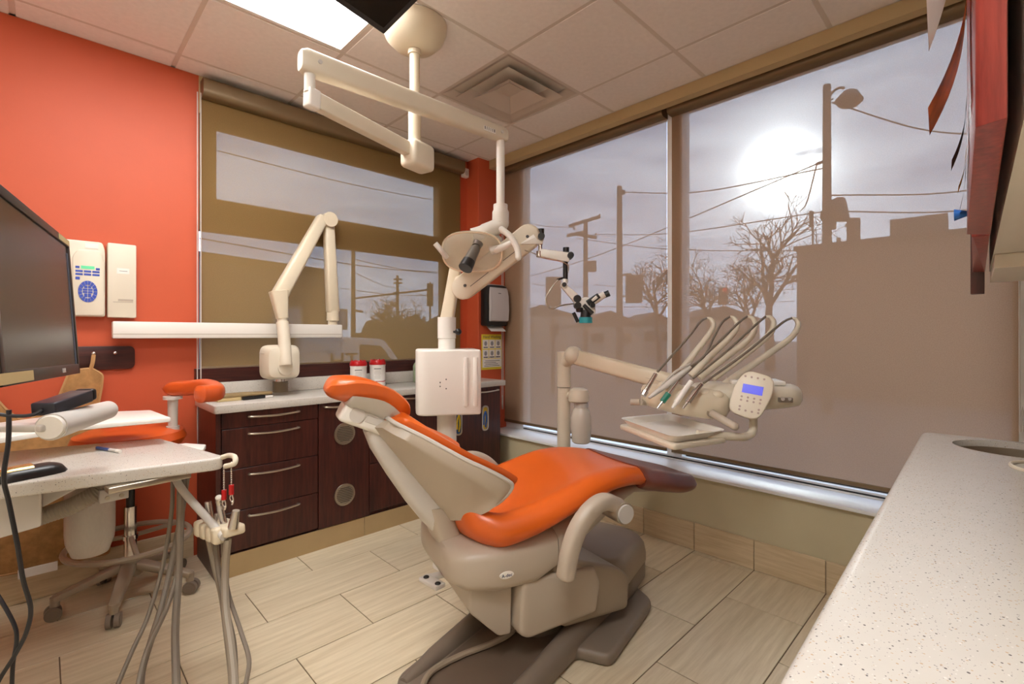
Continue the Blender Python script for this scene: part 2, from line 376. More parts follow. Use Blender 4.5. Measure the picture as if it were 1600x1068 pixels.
# ------------------------------------------------------------------ room shell
YA, XB, ZC = 3.19, 2.70, 2.71
YJ, XJ, XS = 3.04, 2.58, 2.87    # column face, column corner, shade plane in the window recess
X0, Y0 = -1.25, -0.47
def struct(name, bm, m, smooth=0): return obj(name, bm, m, None, smooth, 'structure')
fl = struct('floor', bx(nb(), X0, XB + .02, Y0, YA + .02, -.06, -.004), GROUT)
TP, TLn, G = .325, .65, .004
tcache = {}
r0 = -5
for r in range(-5, 9):
    ya = .925 + r * TP; yb = ya + TP
    j0 = (1.998 if r % 2 == 0 else 1.671) - 6 * TLn
    a, b = max(ya, Y0), min(yb, YA)
    if b - a < .02: continue
    for k in range(12):
        xa, xb_ = max(j0 + k * TLn, X0), min(j0 + (k + 1) * TLn, XB)
        if xb_ - xa < .02: continue
        key = (round(xb_ - xa, 3), round(b - a, 3))
        if key not in tcache:
            t = bx(nb(), -key[0] / 2 + G / 2, key[0] / 2 - G / 2, -key[1] / 2 + G / 2, key[1] / 2 - G / 2, -.0035, 0, .0012, seg=1)
            me = bpy.data.meshes.new('tile'); t.to_mesh(me); t.free(); me.materials.append(TILE); tcache[key] = me
        link('tile', tcache[key], ((xa + xb_) / 2, (a + b) / 2, 0), fl)
# ceiling with lay-in tiles
CX, CY, CP = 1.733, 1.803, .61
ce = struct('ceiling', bx(nb(), X0, XB + .15, Y0, YA + .15, ZC + .03, ZC + .1), WHITE_W)
LIGHT1 = (CX - 3 * CP, CX - CP, CY, CY + CP)
FILL_LIGHT = (CX - 4 * CP, CX - 2 * CP, CY - 3 * CP, CY - 2 * CP)  # added panel out of view above the camera, brightens the room from the front
VENT = (CX, CX + CP, CY, CY + CP)
xs = [X0] + [CX + k * CP for k in range(-6, 3) if X0 + .03 < CX + k * CP < XB - .03] + [XB]
ys = [Y0] + [CY + k * CP for k in range(-6, 4) if Y0 + .03 < CY + k * CP < YA - .03] + [YA]
def inside(x, y, r): return r[0] < x < r[1] and r[2] < y < r[3]
for i in range(len(xs) - 1):
    for j in range(len(ys) - 1):
        cx, cy = (xs[i] + xs[i + 1]) / 2, (ys[j] + ys[j + 1]) / 2
        if any(inside(cx, cy, q) for q in (LIGHT1, FILL_LIGHT, VENT)): continue
        w, d = xs[i + 1] - xs[i] - .016, ys[j + 1] - ys[j] - .016
        t = bx(nb(), cx - w / 2, cx + w / 2, cy - d / 2, cy + d / 2, ZC - .004, ZC + .012, .004, seg=1)
        obj('ceiling_tile', t, CEIL, ce, 0)
for x in xs[1:-1]:
    for q0, q1 in zip(ys, ys[1:]):
        if any(inside(x, (q0 + q1) / 2, q) for q in (LIGHT1, FILL_LIGHT)): continue
        obj('grid_bar', bx(nb(), x - .012, x + .012, q0, q1, ZC - .002, ZC + .03), GRID, ce, 0)
for y in ys[1:-1]:
    obj('grid_bar', bx(nb(), xs[0], xs[-1], y - .012, y + .012, ZC - .0024, ZC + .03), GRID, ce, 0)
obj('edge_angle', bx(nb(), X0, XB, YA - .02, YA, ZC - .002, ZC + .02), GRID, ce, 0)
obj('edge_angle', bx(nb(), XB - .02, XB, Y0, YA - .02, ZC - .002, ZC + .02), GRID, ce, 0)
def troffer(q, label):
    L = thing('ceiling_light', label, 'light', ((q[0] + q[1]) / 2, (q[2] + q[3]) / 2, ZC - .002), 'ceiling troffers')
    f = nb(); e = .022
    for a in ((q[0], q[1], q[2], q[2] + e), (q[0], q[1], q[3] - e, q[3]), (q[0], q[0] + e, q[2] + e, q[3] - e), (q[1] - e, q[1], q[2] + e, q[3] - e)):
        bx(f, a[0], a[1], a[2], a[3], ZC - .001, ZC + .03)
    obj('frame', f, GRID, L, 0)
    obj('diffuser', bx(nb(), q[0] + e, q[1] - e, q[2] + e, q[3] - e, ZC + .006, ZC + .012), LAMPGLOW, L, 0)
troffer(LIGHT1, 'lit rectangular ceiling light panel beside the domed lamp mount')
troffer(FILL_LIGHT, 'added unseen ceiling light panel above the camera giving frontal fill light')
# air vent: three nested square cones
vx, vy = (VENT[0] + VENT[1]) / 2, (VENT[2] + VENT[3]) / 2
vt = thing('ceiling_vent', 'square louvred ceiling air vent with nested metal cones', 'vent', (vx, vy, ZC - .05))
def sqcone(bm, r0, z0, r1, z1, th=.006):
    rr = []
    for r, z in ((r0, z0), (r1, z1), (r1 - th, z1 + th), (r0 - th, z0 + th)): rr.append([(vx + a * r, vy + b * r, z) for a, b in ((-1, -1), (1, -1), (1, 1), (-1, 1))])
    rr.append(rr[0]); loft(bm, rr, cap=False); return bm
VG = mat('vent_enamel', (205, 190, 176), .5, var=.02)
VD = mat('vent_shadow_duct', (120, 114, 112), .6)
obj('vent_frame', sqcone(nb(), .298, ZC - .003, .25, ZC + .022), VG, vt, 20)
obj('louvre_cone', sqcone(nb(), .232, ZC - .02, .165, ZC + .032), VG, vt, 20)
cen = nb(); sqcone(cen, .155, ZC - .03, .05, ZC + .028); bx(cen, vx - .06, vx + .06, vy - .06, vy + .06, ZC + .02, ZC + .028)
obj('centre_cone', cen, VG, vt, 20)
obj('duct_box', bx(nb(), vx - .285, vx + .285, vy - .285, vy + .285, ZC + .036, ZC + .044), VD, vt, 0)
# walls
WT = .14
wa = struct('wall_back', bx(nb(), X0, .635, YA, YA + WT, 0, ZC + .03), ORANGE_W)
obj('wall_column', bx(nb(), 2.50, XJ, YA, YA + WT, 0, ZC + .03), ORANGE_W, wa, 0)
obj('wall_lower', bx(nb(), .635, 2.50, YA, YA + WT, 0, 1.0), BEIGE_W, wa, 0)
obj('wall_header', bx(nb(), .635, 2.50, YA, YA + WT, 2.50, ZC + .03), TAN_W, wa, 0)
wb = struct('wall_window', bx(nb(), XB, XB + .3, Y0 - .1, YJ, 0, .425), BEIGE_W)
obj('wall_header', bx(nb(), XB, XB + .06, Y0 - .1, YJ, 2.64, ZC + .03), TAN_W, wb, 0)
obj('recess_soffit', bx(nb(), XB + .06, XB + .3, Y0 - .1, YJ, 2.745, ZC + .1), TAN_W, wb, 0)
obj('corner_column', bx(nb(), XJ, XB + .3, YJ, YA + WT, 0, ZC + .03, .006), ORANGE_W, wb, 0)
obj('wall_pier', bx(nb(), XB, XB + .3, Y0 - .1, -.08, .425, 2.64), BEIGE_W, wb, 0)
struct('wall_right', bx(nb(), X0, XB, Y0 - .1, Y0, 0, ZC + .03), WHITE_W)
struct('wall_left', bx(nb(), X0 - .1, X0, Y0 - .1, YA + WT, 0, ZC + .03), WHITE_W)
# tiled baseboards
def baseb(name, along, fixed, a, b, step, off, kick):
    root = struct(name, (bx(nb(), a, b, fixed - .004, fixed, 0, .15) if along == 'x' else bx(nb(), fixed - .004, fixed, a, b, 0, .15)), GROUT)
    p = off
    while p < b:
        q0, q1 = max(a, p) + .0015, min(b, p + step) - .0015
        if q1 - q0 > .02:
            if along == 'x': t = bx(nb(), q0, q1, fixed - .014, fixed - .004, .001, .158, .002, seg=1)
            else: t = bx(nb(), fixed - .014, fixed - .004, q0, q1, .001, .158, .002, seg=1)
            obj('tile', t, BTILE, root, 0)
        p += step
baseb('baseboard_back', 'x', YA, X0, .61, .65, X0 - .2, 0)
baseb('baseboard_window', 'y', XB, Y0, YJ, .325, .925 - 5 * .325, 0)
# ------------------------------------------------------------------ windows
def box_in(y0, y1): pass
win1 = struct('window_1', bx(nb(), .60, 2.50, YA + .015, YA + .06, 1.0, 1.035), FRAME_D)
for a in ((.60, 2.50, 1.84, 2.03), (.60, 2.50, 2.445, 2.52)): obj('frame_rail', bx(nb(), a[0], a[1], YA + .012, YA + .07, a[2], a[3]), FRAME_D, win1, 0)
for a in ((.60, .725, 2.03, 2.445), (2.285, 2.50, 2.03, 2.445), (2.335, 2.50, 1.035, 1.84), (.60, .636, 1.035, 1.84)):
    obj('frame_stile', bx(nb(), a[0], a[1], YA + .012, YA + .07, a[2], a[3]), FRAME_D, win1, 0)
obj('pane', bx(nb(), .725, 2.285, YA + .05, YA + .056, 2.03, 2.445), GLASS, win1, 0)
obj('pane', bx(nb(), .636, 2.335, YA + .05, YA + .056, 1.035, 1.84), GLASS, win1, 0)
XW = XS + .03
win2 = struct('window_2', bx(nb(), XW, XW + .08, -.08, YJ, .425, .47), ALU)
obj('frame_rail', bx(nb(), XW, XW + .08, -.08, YJ, 2.66, 2.745), ALU, win2, 0)
obj('frame_stile', bx(nb(), XW - .005, XW + .08, 2.83, YJ, .47, 2.66), ALU, win2, 0)
obj('mullion', bx(nb(), XW - .018, XW + .09, 1.42, 1.522, .47, 2.66, .004), ALU, win2, 0)
obj('frame_stile', bx(nb(), XW - .005, XW + .08, -.08, -.02, .47, 2.66), ALU, win2, 0)
obj('pane', bx(nb(), XW + .04, XW + .046, 1.522, 2.83, .47, 2.66), GLASS, win2, 0)
obj('pane', bx(nb(), XW + .04, XW + .046, -.02, 1.42, .47, 2.66), GLASS, win2, 0)
obj('gasket', bx(nb(), XW - .003, XW, -.07, 2.83, .451, .459), BLACK, win2, 0)
obj('gasket', bx(nb(), XW + .036, XW + .04, -.01, 1.42, .47, .479), BLACK, win2, 0)
obj('window_sill', bx(nb(), XB - .03, XW, Y0, YJ, .425, .442, .003), ALU, win2, 0)
def shade(name, label, along, a, b, pos, zb, zc, fm, chains, inn):
    """along x at y=pos, or along y at x=pos; inn = side towards the room"""
    root = thing(name, label, 'window shade', (((a + b) / 2, pos, zb) if along == 'x' else (pos, (a + b) / 2, zb)))
    def B(bm, p0, p1, q0, q1, z0, z1, bev=0):
        return bx(bm, p0, p1, q0, q1, z0, z1, bev) if along == 'x' else bx(bm, q0, q1, p0, p1, z0, z1, bev)
    obj('fabric', B(nb(), a, b, pos - .0006, pos + .0006, zb, zc + .03), fm, root, 0)
    obj('bottom_bar', B(nb(), a, b, pos - .008, pos + .006, zb - .018, zb + .004, .003), CASS, root)
    t = nb(); prof = rpoly([(pos - .07, zc), (pos - .07, zc + .1), (pos + .012, zc + .1), (pos + .012, zc)], [.035, .02, .003, .003], 5)
    mx = M(((0, 0, 1, 0), (1, 0, 0, 0), (0, 1, 0, 0), (0, 0, 0, 1))) if along == 'x' else M(((1, 0, 0, 0), (0, 0, 1, 0), (0, 1, 0, 0), (0, 0, 0, 1)))
    prism(t, prof, a, b, 0, mx); obj('cassette', t, CASS, root)
    for c, z0 in chains:
        p = (lambda z, k: (c + k, pos - .03, z)) if along == 'x' else (lambda z, k: (pos - .03, c + k, z))
        t = nb(); tube(t, spl([p(zc + .02, -.008), p(z0 + .03, -.008), p(z0, 0), p(z0 + .03, .008), p(zc + .02, .008)], 6), .0028, 6)
        obj('bead_chain', t, GREYL, root)
    return root
shade('roller_shade', 'olive brown roller shade over the window behind the dark cabinets', 'x', .642, 2.497, YA - .014, 1.055, 2.575, SHADE_G, [(.628, .75)], -1)
shade('roller_shade', 'brown roller shade between the orange corner and the white mullion', 'y', 1.516, YJ - .012, XS, .512, 2.625, SHADE_F, [(YJ - .014, .72)], -1)
shade('roller_shade', 'brown roller shade between the white mullion and the upper cabinet', 'y', -.04, 1.482, XS, .512, 2.625, SHADE_F, [(-.05, .95)], -1)
# ------------------------------------------------------------------ base cabinets along the back wall
YF = 2.76; ZT = .845
def pull(bm, x0, x1, z, y=YF):
    ps = spl([(x0, y, z), (x0 + .004, y - .022, z), ((x0 + x1) / 2, y - .034, z - .004), (x1 - .004, y - .022, z), (x1, y, z)], 6)
    return tube(bm, ps, .0055, 8)
def cabinet(x0, x1, label):
    c = thing('base_cabinet', label, 'cabinet', ((x0 + x1) / 2, 2.97, 0))
    obj('body', bx(nb(), x0 + .001, x1 - .001, YF + .02, 3.165, .11, ZT), DWOOD, c, 0); return c
def front(c, name, x0, x1, z0, z1, hx=None, hz=None):
    f = obj(name, bx(nb(), x0 + .002, x1 - .002, YF - .001, YF + .019, z0 + .002, z1 - .002, .0015, seg=1), DWOOD, c, 0)
    if hx: obj('handle', pull(nb(), hx[0], hx[1], hz), STEEL, f)
    return f
c1 = cabinet(.644, 1.136, 'dark wood cabinet with four drawers at the end near the orange wall')
obj('end_panel', bx(nb(), .622, .6445, YF - .001, 3.165, 0, ZT, .001, seg=1), DWOOD, c1, 0)
for z0, z1 in ((.128, .334), (.334, .55), (.55, .76), (.76, ZT)): front(c1, 'drawer', .646, 1.136, z0, z1, (.775, 1.02), z1 - .034 if z1 < .8 else z1 - .03)
c2 = cabinet(1.138, 1.455, 'dark wood cabinet door with two round steel vent grilles')
d2 = front(c2, 'door', 1.138, 1.455, .118, ZT, (1.17, 1.30), ZT - .022)
for zc in (.651, .287):
    g = nb(); lathe(g, [(.0, 0), (.062, 0), (.066, .003), (.064, .008), (.054, .008), (.052, .004), (0, .004)], (1.294, YF - .001, zc), 28, ax=(0, -1, 0))
    gv = obj('vent_grille', g, STEEL, d2)
    for k in range(9):
        zz = zc - .04 + k * .01; w = math.sqrt(max(.0005, .049 ** 2 - (zz - zc) ** 2))
        obj('slat', bx(nb(), 1.294 - w, 1.294 + w, YF - .0085, YF - .005, zz - .0022, zz + .0022), mat('vent_dark_slot', (84, 74, 62), .5), gv, 0)
c3 = cabinet(1.457, 1.98, 'dark wood three drawer cabinet behind the dental chair back')
for z0, z1, h in ((.138, .437, (1.56, 1.74)), (.437, .572, None), (.572, ZT, (1.70, 1.93))): front(c3, 'drawer', 1.457, 1.98, z0, z1, h, z1 - .022)
c4 = cabinet(1.982, 2.57, 'dark wood cabinet with oval glove dispenser openings beside the orange corner')
d4 = front(c4, 'door', 1.982, 2.568, .118, ZT, (2.27, 2.53), ZT - .03)
GLY = mat('yellow_glove_box', (214, 178, 40), .5, var=.25, vscale=40); GLB = mat('blue_glove_box', (40, 84, 150), .5, var=.25, vscale=40)
for xc in (2.15, 2.405):
    pl = rpoly([(xc - .033, .515), (xc + .033, .515), (xc + .033, .705), (xc - .033, .705)], .033, 6)
    pin = rpoly([(xc - .022, .526), (xc + .022, .526), (xc + .022, .694), (xc - .022, .694)], .022, 6)
    mxw = M(((1, 0, 0, 0), (0, 0, -1, YF - .001), (0, 1, 0, 0), (0, 0, 0, 1)))
    rg = nb(); loft(rg, [[mxw @ V((p[0], p[1], h)) for p in q] for q, h in ((pl, 0), (pl, .008), (pin, .008), (pin, .001), (pl, 0))], cap=False)
    rgo = obj('dispenser_ring', rg, STEEL, d4)
    t = nb(); prism(t, pin, .0005, .002, 0, mxw); obj('glove_box_face', t, GLB if xc < 2.3 else GLY, rgo, 0)
    t = nb(); tube(t, spl([mxw @ V(p) for p in ((xc - .012, .56, .004), (xc - .012, .62, .006), (xc + .004, .66, .006), (xc + .012, .60, .006), (xc + .004, .54, .004))], 5), .006, 6)
    obj('glove', t, GLY if xc < 2.3 else GLB, rgo)
tk = thing('toe_kick', 'bronze metal kick plate along the foot of the dark cabinets', 'kick plate', (1.6, YF + .01, 0))
for a, b in ((.646, 1.425), (1.427, 2.568)): obj('plate', bx(nb(), a, b, YF + .004, YF + .012, 0, .115, .001, seg=1), BRONZE, tk, 0)
ct = thing('countertop', 'speckled stone countertop with backsplash on the dark cabinets', 'countertop', (1.6, 2.95, ZT))
obj('worktop', prism(nb(), rpoly([(.612, 2.735), (2.61, 2.735), (2.61, YJ - .003), (XJ - .003, YJ - .003), (XJ - .003, 3.165), (.612, 3.165)], [.02, .02, .002, .002, .002, .002], 4), ZT + .001, ZT + .04, .008), STONE, ct)
obj('backsplash', bx(nb(), .625, 2.50, 3.145, 3.165, ZT + .041, .968, .002), STONE, ct)
ZW = ZT + .04
tb = struct('trim_1', bx(nb(), .612, 2.49, 3.15, YA - .001, .969, 1.05, .002), DWOODH)
# things on the counter
def canister(u, y, label):
    p = PY(u, 600, y); p.z = ZW + .001; root = thing('wipes_canister', label, 'canister', p, 'red lidded wipes canisters')
    b = nb(); lathe(b, [(.052, 0), (.055, .004), (.055, .012), (.053, .016), (.053, .135), (.055, .14), (.055, .15), (.052, .155), (0, .155)], p)
    bo = obj('body', b, PAPER, root)
    t = nb(); lathe(t, [(.0535, .03), (.0538, .031), (.0538, .034), (.0535, .035)], p); obj('red_stripe', t, RED, bo)
    dirn = (CAM - p); a0 = math.atan2(dirn.y, dirn.x)
    for i, (z, w) in enumerate(((.118, .9), (.105, .7), (.095, .85), (.085, .85), (.075, .6), (.065, .8), (.055, .75))):
        t = nb(); 
        rr = [[V((p.x + r * math.cos(a0 + k * .1 * w), p.y + r * math.sin(a0 + k * .1 * w), p.z + zz)) for k in range(-5, 6)] for r, zz in ((.0536, z), (.0536, z + (.005 if i == 0 else .0022)))]
        vs = [[t.verts.new(q) for q in r] for r in rr]
        for k in range(10): t.faces.new((vs[0][k], vs[0][k + 1], vs[1][k + 1], vs[1][k]))
        obj('print_line', t, INK if i == 0 else mat('faded_print', (178, 168, 164), .7), bo)
    t = nb(); lathe(t, [(.0555, .147), (.0565, .149), (.0565, .162), (.052, .172), (.05, .178), (.044, .18), (.04, .172), (0, .171)], p); li = obj('lid', t, RED, root)
    t = nb()
    for k in range(8):
        a = k * math.pi / 4; box(t, (p.x + .043 * math.cos(a), p.y + .043 * math.sin(a), p.z + .178), (.012, .012, .012), .003)
    obj('lid_ridge', t, RED, li)
canister(560, 3.04, 'white wipes canister with red lid, the one beside the headrest tip')
canister(590, 3.07, 'white wipes canister with red lid, nearer the white junction box')
p = PY(652, 600, 3.09); p.z = ZW + .001
t = nb(); lathe(t, [(.03, 0), (.032, .004), (.032, .12), (.024, .14), (.014, .15), (.014, .17), (0, .17)], p)
tag(obj('soap_bottle', t, mat('pale_green_label', (148, 160, 130), .5, var=.2, vscale=50)), 'pale green bottle on the counter behind the white junction box', 'bottle')
# magazine / tray covers near the end of the counter
p0, p1, p2 = PZ(346, 627, ZW), PZ(372, 629, ZW), PZ(420, 620, ZW)
bk = thing('folded_pouch', 'olive woven folder with black clips lying on the counter end', 'folder', ((p0 + p2) / 2))
OLV = mat('olive_weave', (146, 124, 84), .8, bump=.6, bscale=180, var=.15, vscale=60)
mxb = basis((p0 + p2) / 2 + UP * .001, V((p2 - p0).xy.to_3d()), UP)
t = nb(); prism(t, rpoly([(-.16, -.03), (.13, -.03), (.15, .03), (.02, .10), (-.16, .10)], .008, 3), .018, .03, .003, mxb); obj('cover', t, OLV, bk)
t = nb(); prism(t, rpoly([(-.15, -.028), (-.03, -.028), (-.03, .09), (-.15, .09)], .006, 3), 0, .018, .003, mxb); obj('lower_flap', t, TANC, bk)
t = nb(); prism(t, rpoly([(-.03, -.045), (.09, -.035), (.10, .01), (-.03, .01)], .006, 3), 0, .017, .004, mxb); obj('clip', t, BLACK, bk)
t = nb(); prism(t, rpoly([(.09, -.035), (.135, -.03), (.13, .01), (.09, .01)], .004, 3), 0, .012, .002, mxb); obj('paper_edge', t, PAPER, bk)
# ------------------------------------------------------------------ corner: towel dispenser, poster, sensor
MF = M(((1, 0, 0, 0), (0, 0, -1, YJ - .001), (0, 1, 0, 0), (0, 0, 0, 1)))   # x, z on the column face, depth towards the room
td = thing('towel_dispenser', 'black and grey paper towel dispenser on the orange column', 'dispenser', (2.75, YJ - .08, 1.31))
t = nb(); prism(t, rpoly([(2.60, 1.315), (2.832, 1.315), (2.832, 1.655), (2.60, 1.655)], [.02, .02, .05, .05], 5), 0, .09, .012, MF); obj('housing', t, BLACK, td)
COVG = mat('dispenser_cover_grey', (196, 188, 184), .4, var=.01)
t = nb(); rings = []
for k, (z, dx) in enumerate(((1.352, .092), (1.36, .108), (1.45, .114), (1.56, .11), (1.62, .098), (1.65, .08), (1.664, .05), (1.666, .01))):
    w = .1 if k < 4 else (.098, .094, .085, .075)[k - 4]; bk_ = .02 if k > 5 else dx - .022
    rings.append([MF @ V((2.722 + a, z, b)) for a, b in ((-w, dx), (w, dx), (w + .004, bk_), (-w - .004, bk_))])
loft(t, rings); co_ = obj('cover', t, COVG, td, 50)
t = nb(); bx(t, 2.705, 2.732, YJ - .1135, YJ - .11, 1.582, 1.587); obj('logo_mark', t, INK, co_, 0)
t = nb(); vs = [[t.verts.new(MF @ V((x, 1.318 - k * .016, .03 + k * .022))) for x in (2.635, 2.805)] for k in range(4)]
for a, b in zip(vs, vs[1:]): t.faces.new((a[0], a[1], b[1], b[0]))
obj('paper_towel', t, PAPER, td)
po = thing('hand_washing_poster', 'yellow and white hand washing poster below the towel dispenser', 'poster', (2.73, YJ - .003, .955))
qx0, qx1, pz0, pz1 = 2.612, 2.846, .948, 1.245
def flatb(x0, x1, z0, z1, h0, h1): return prism(nb(), [(x0, z0), (x1, z0), (x1, z1), (x0, z1)], h0, h1, 0, MF)
obj('sheet', flatb(qx0, qx1, pz0, pz1, 0, .002), YELLOW, po, 0)
PGR = mat('print_grey', (150, 148, 150), .7)
for i in range(3):
    for j in range(2):
        a = qx0 + .012 + i * .0715; z = pz1 - .045 - j * .083
        pn = obj('panel_print', flatb(a, a + .066, z - .075, z, .002, .0026), PAPER, po, 0)
        t = nb(); prism(t, [(a + .033 + .016 * math.cos(q), z - .032 + .02 * math.sin(q)) for q in [k * math.pi / 5 for k in range(10)]], .0026, .0032, 0, MF); obj('hand_drawing', t, PGR, pn, 0)
        obj('caption_print', flatb(a + .01, a + .056, z - .068, z - .06, .0026, .0032), INK, pn, 0)
obj('panel_print', flatb(qx0 + .01, qx1 - .01, pz0 + .02, pz0 + .09, .002, .0026), PAPER, po, 0)
for k in range(4): obj('caption_print', flatb(qx0 + .03 + .01 * (k % 2), qx1 - .03 - .02 * (k % 3), pz0 + .03 + k * .014, pz0 + .034 + k * .014, .0026, .0032), INK, po, 0)
mt = MF @ M.Translation(((qx0 + qx1) / 2, pz1 - .022, .0026)); text_mesh('title_print', 'Hand Washing', .034, mt, INK, po)
mt2 = MF @ M.Translation(((qx0 + qx1) / 2, pz0 + .104, .0026)); text_mesh('subtitle_print', 'FOR PATIENT SAFETY', .016, mt2, INK, po)
sn = thing('motion_sensor', 'small white motion sensor high on the orange corner column', 'sensor', (2.54, YA - .03, 2.56))
obj('housing', bx(nb(), 2.512, 2.57, YA - .045, YA - .001, 2.56, 2.635, .008, seg=3), WHITE, sn)
t = nb(); ell(t, (2.541, YA - .044, 2.59), (.017, .006, .02)); obj('lens', t, GREYL, sn)
# ------------------------------------------------------------------ x-ray unit and wall boxes
YR = YA - .075
xr = thing('dental_xray_machine', 'cream wall-mounted dental x-ray arm with folded links and tube head', 'x-ray machine', (.86, YR, 1.23))
pa, pb = PY(175, 510, YR), PY(532, 519, YR)
t = nb(); bx(t, pa.x, pb.x, YR - .03, YR + .03, 1.222, 1.308, .006); ra = obj('wall_rail', t, WHITE, xr)
obj('rail_groove', bx(nb(), pa.x + .002, pb.x - .002, YR - .0308, YR - .0298, 1.243, 1.246), GREYB, ra, 0)
obj('wall_bracket', bx(nb(), pa.x + .01, pa.x + .3, YR + .03, YA - .001, 1.235, 1.295), WHITE, xr, 0)
def beam(bm, a, b, w0, w1, d0, d1, nrm, e=4):
    """tapered rounded beam between two points; w across, d along the normal"""
    a, b = V(a), V(b); ax = (b - a).normalized(); nn = (V(nrm) - ax * V(nrm).dot(ax)).normalized(); sd = ax.cross(nn)
    rings = []
    L = (b - a).length
    for s, k in ((0, .8), (.02, 1), (.5, 1), (.98, 1), (1, .8)):
        w = (w0 + (w1 - w0) * s) * k; d = (d0 + (d1 - d0) * s) * k
        rings.append([a + ax * (L * s) + sd * y + nn * z for y, z in sq_ring(w, d, e, 20)])
    return loft(bm, rings)
NW = V((0, -1, 0))
e0 = PY(520, 503, YR); e1 = PY(513, 345, YR); yk = 2.98
k1 = PY(504, 340, YR - .01); k2 = PY(436, 462, yk); hd0 = PY(441, 498, yk - .01); hd1 = PY(440, 560, yk - .02)
t = nb(); cyl(t, (e0.x, YR, 1.308), (e0.x, YR, 1.335), .03); cyl(t, (e0.x, YR, 1.335), (e0.x, YR, 1.40), .04, .038, bev=.004); obj('base_joint', t, CREAMY, xr)
t = nb(); beam(t, (e0.x, YR, 1.385), (e1.x, YR, e1.z), .04, .033, .035, .03, NW); obj('lower_link', t, CREAMY, xr)
t = nb(); cyl(t, (e1.x - .005, YR + .035, e1.z + .002), (e1.x - .005, YR - .05, e1.z + .002), .048, bev=.008); obj('elbow', t, CREAMY, xr)
t = nb(); beam(t, k1, k2, .036, .045, .034, .036, NW); obj('upper_link', t, CREAMY, xr)
t = nb(); beam(t, k2 + V((-.004, 0, .03)), hd0, .05, .03, .045, .03, NW); obj('wrist_sleeve', t, CREAMY, xr)
t = nb(); cyl(t, hd0 + V((0, 0, .01)), hd0 - V((0, 0, .03)), .028)
tube(t, spl([hd0 - V((0, 0, .02)), hd0 + V((0, -.025, -.09)), hd1 + V((0, -.062, .0)), hd1 + V((0, -.068, -.035))], 6), .034, 14)
obj('yoke', t, CREAM, xr)
hc = hd1 + V((0, .02, -.02))
t = nb(); rings = []
for s, w, hh in ((-.085, .05, .055), (-.07, .085, .085), (-.03, .1, .1), (.05, .1, .1), (.08, .08, .08)):
    rings.append([(hc.x + y, hc.y + s, hc.z + z) for y, z in sq_ring(w, hh, 5, 28)])
loft(t, rings); th_ = obj('tube_head', t, CREAM, xr, 30)
obj('seam', bx(nb(), hc.x - .1005, hc.x + .1005, hc.y - .031, hc.y + .051, hc.z + .05, hc.z + .052), GREYB, th_, 0)
t = nb(); cyl(t, hc + V((0, -.09, -.03)), hc + V((0, -.065, -.03)), .04, .055, bev=.004); obj('pivot_cap', t, CREAM, xr)
t = nb(); cyl(t, hc + V((0, 0, -.115)), hc + V((0, 0, -.095)), .032); obj('cone_collar', t, CHROME, xr)
t = nb(); cyl(t, hc + V((0, 0, -.175)), hc + V((0, 0, -.114)), .042, bev=.003); obj('aiming_cone', t, translucent('smoky_cone', (110, 92, 66), .3), xr)
# control panel
cp = thing('xray_control_panel', 'cream x-ray control panel with blue keypad on the orange wall', 'control panel', (.13, YA - .03, 1.33))
mxw = M(((1, 0, 0, 0), (0, 0, -1, YA - .001), (0, 1, 0, 0), (0, 0, 0, 1)))
t = nb(); prism(t, rpoly([(.03, 1.33), (.226, 1.33), (.226, 1.66), (.215, 1.70), (.03, 1.70)], .012, 3), 0, .05, .006, mxw); pb_ = obj('housing', t, CREAM, cp)
t = nb(); prism(t, rpoly([(.105, 1.335), (.222, 1.335), (.222, 1.60), (.205, 1.655), (.125, 1.655), (.105, 1.62)], .012, 3), .05, .058, .004, mxw); fp = obj('face_plate', t, CREAM, cp)
obj('top_window', bx(nb(), .15, .2, YA - .053, YA - .05, 1.665, 1.69), WHITE, cp, 0)
YK = YA - .0605
obj('display', bx(nb(), .135, .185, YK, YA - .058, 1.562, 1.577), LCDG, cp, 0)
def key(x0, x1, z0, z1): obj('key', bx(nb(), x0, x1, YK, YA - .058, z0, z1, .001, seg=1), BLUE, cp, 0)
key(.115, .13, 1.563, 1.574); key(.19, .205, 1.559, 1.57)
for r_ in range(2):
    for c_ in range(3): key(.115 + c_ * .031, .142 + c_ * .031, 1.545 - r_ * .015, 1.555 - r_ * .015)
key(.115, .131, 1.508, 1.522)
ox, oz = .160, 1.452
for ring, (ra_, rb_, sc_) in enumerate(((.0215, .036, 16),)):
    for k in range(sc_):
        a0, a1 = 2 * math.pi * (k + .06) / sc_, 2 * math.pi * (k + .94) / sc_
        pl = [(ox + r_ * math.cos(a), oz + r_ * 1.55 * math.sin(a) * q) for r_, a, q in ((ra_, a0, 1), (rb_, a0, .95), (rb_, a1, .95), (ra_, a1, 1))]
        t = nb(); prism(t, pl, .058, .0605, 0, mxw); obj('key', t, BLUE, cp, 0)
for k, (z0, z1) in enumerate(((-.028, -.010), (-.008, .002), (.004, .014), (.016, .028))):
    w = (.013, .018, .018, .013)[k]
    key(ox - w, ox - .001, oz + z0, oz + z1); key(ox + .001, ox + w, oz + z0, oz + z1)
pb2 = thing('xray_power_box', 'plain cream power box beside the x-ray keypad panel', 'box', (.29, YA - .03, 1.328))
t = nb(); bx(t, .234, .349, YA - .06, YA - .001, 1.328, 1.702, .006); hb = obj('housing', t, CREAM, pb2)
obj('name_plate', bx(nb(), .27, .32, YA - .0612, YA - .06, 1.55, 1.578), WHITE, hb, 0)
obj('print_line', bx(nb(), .28, .312, YA - .0615, YA - .0612, 1.563, 1.565), INK, hb, 0)
obj('logo_strip', bx(nb(), .255, .335, YA - .0612, YA - .06, 1.405, 1.408), GREYB, hb, 0)
obj('logo_print', bx(nb(), .275, .335, YA - .0612, YA - .06, 1.412, 1.422), GREYB, hb, 0)
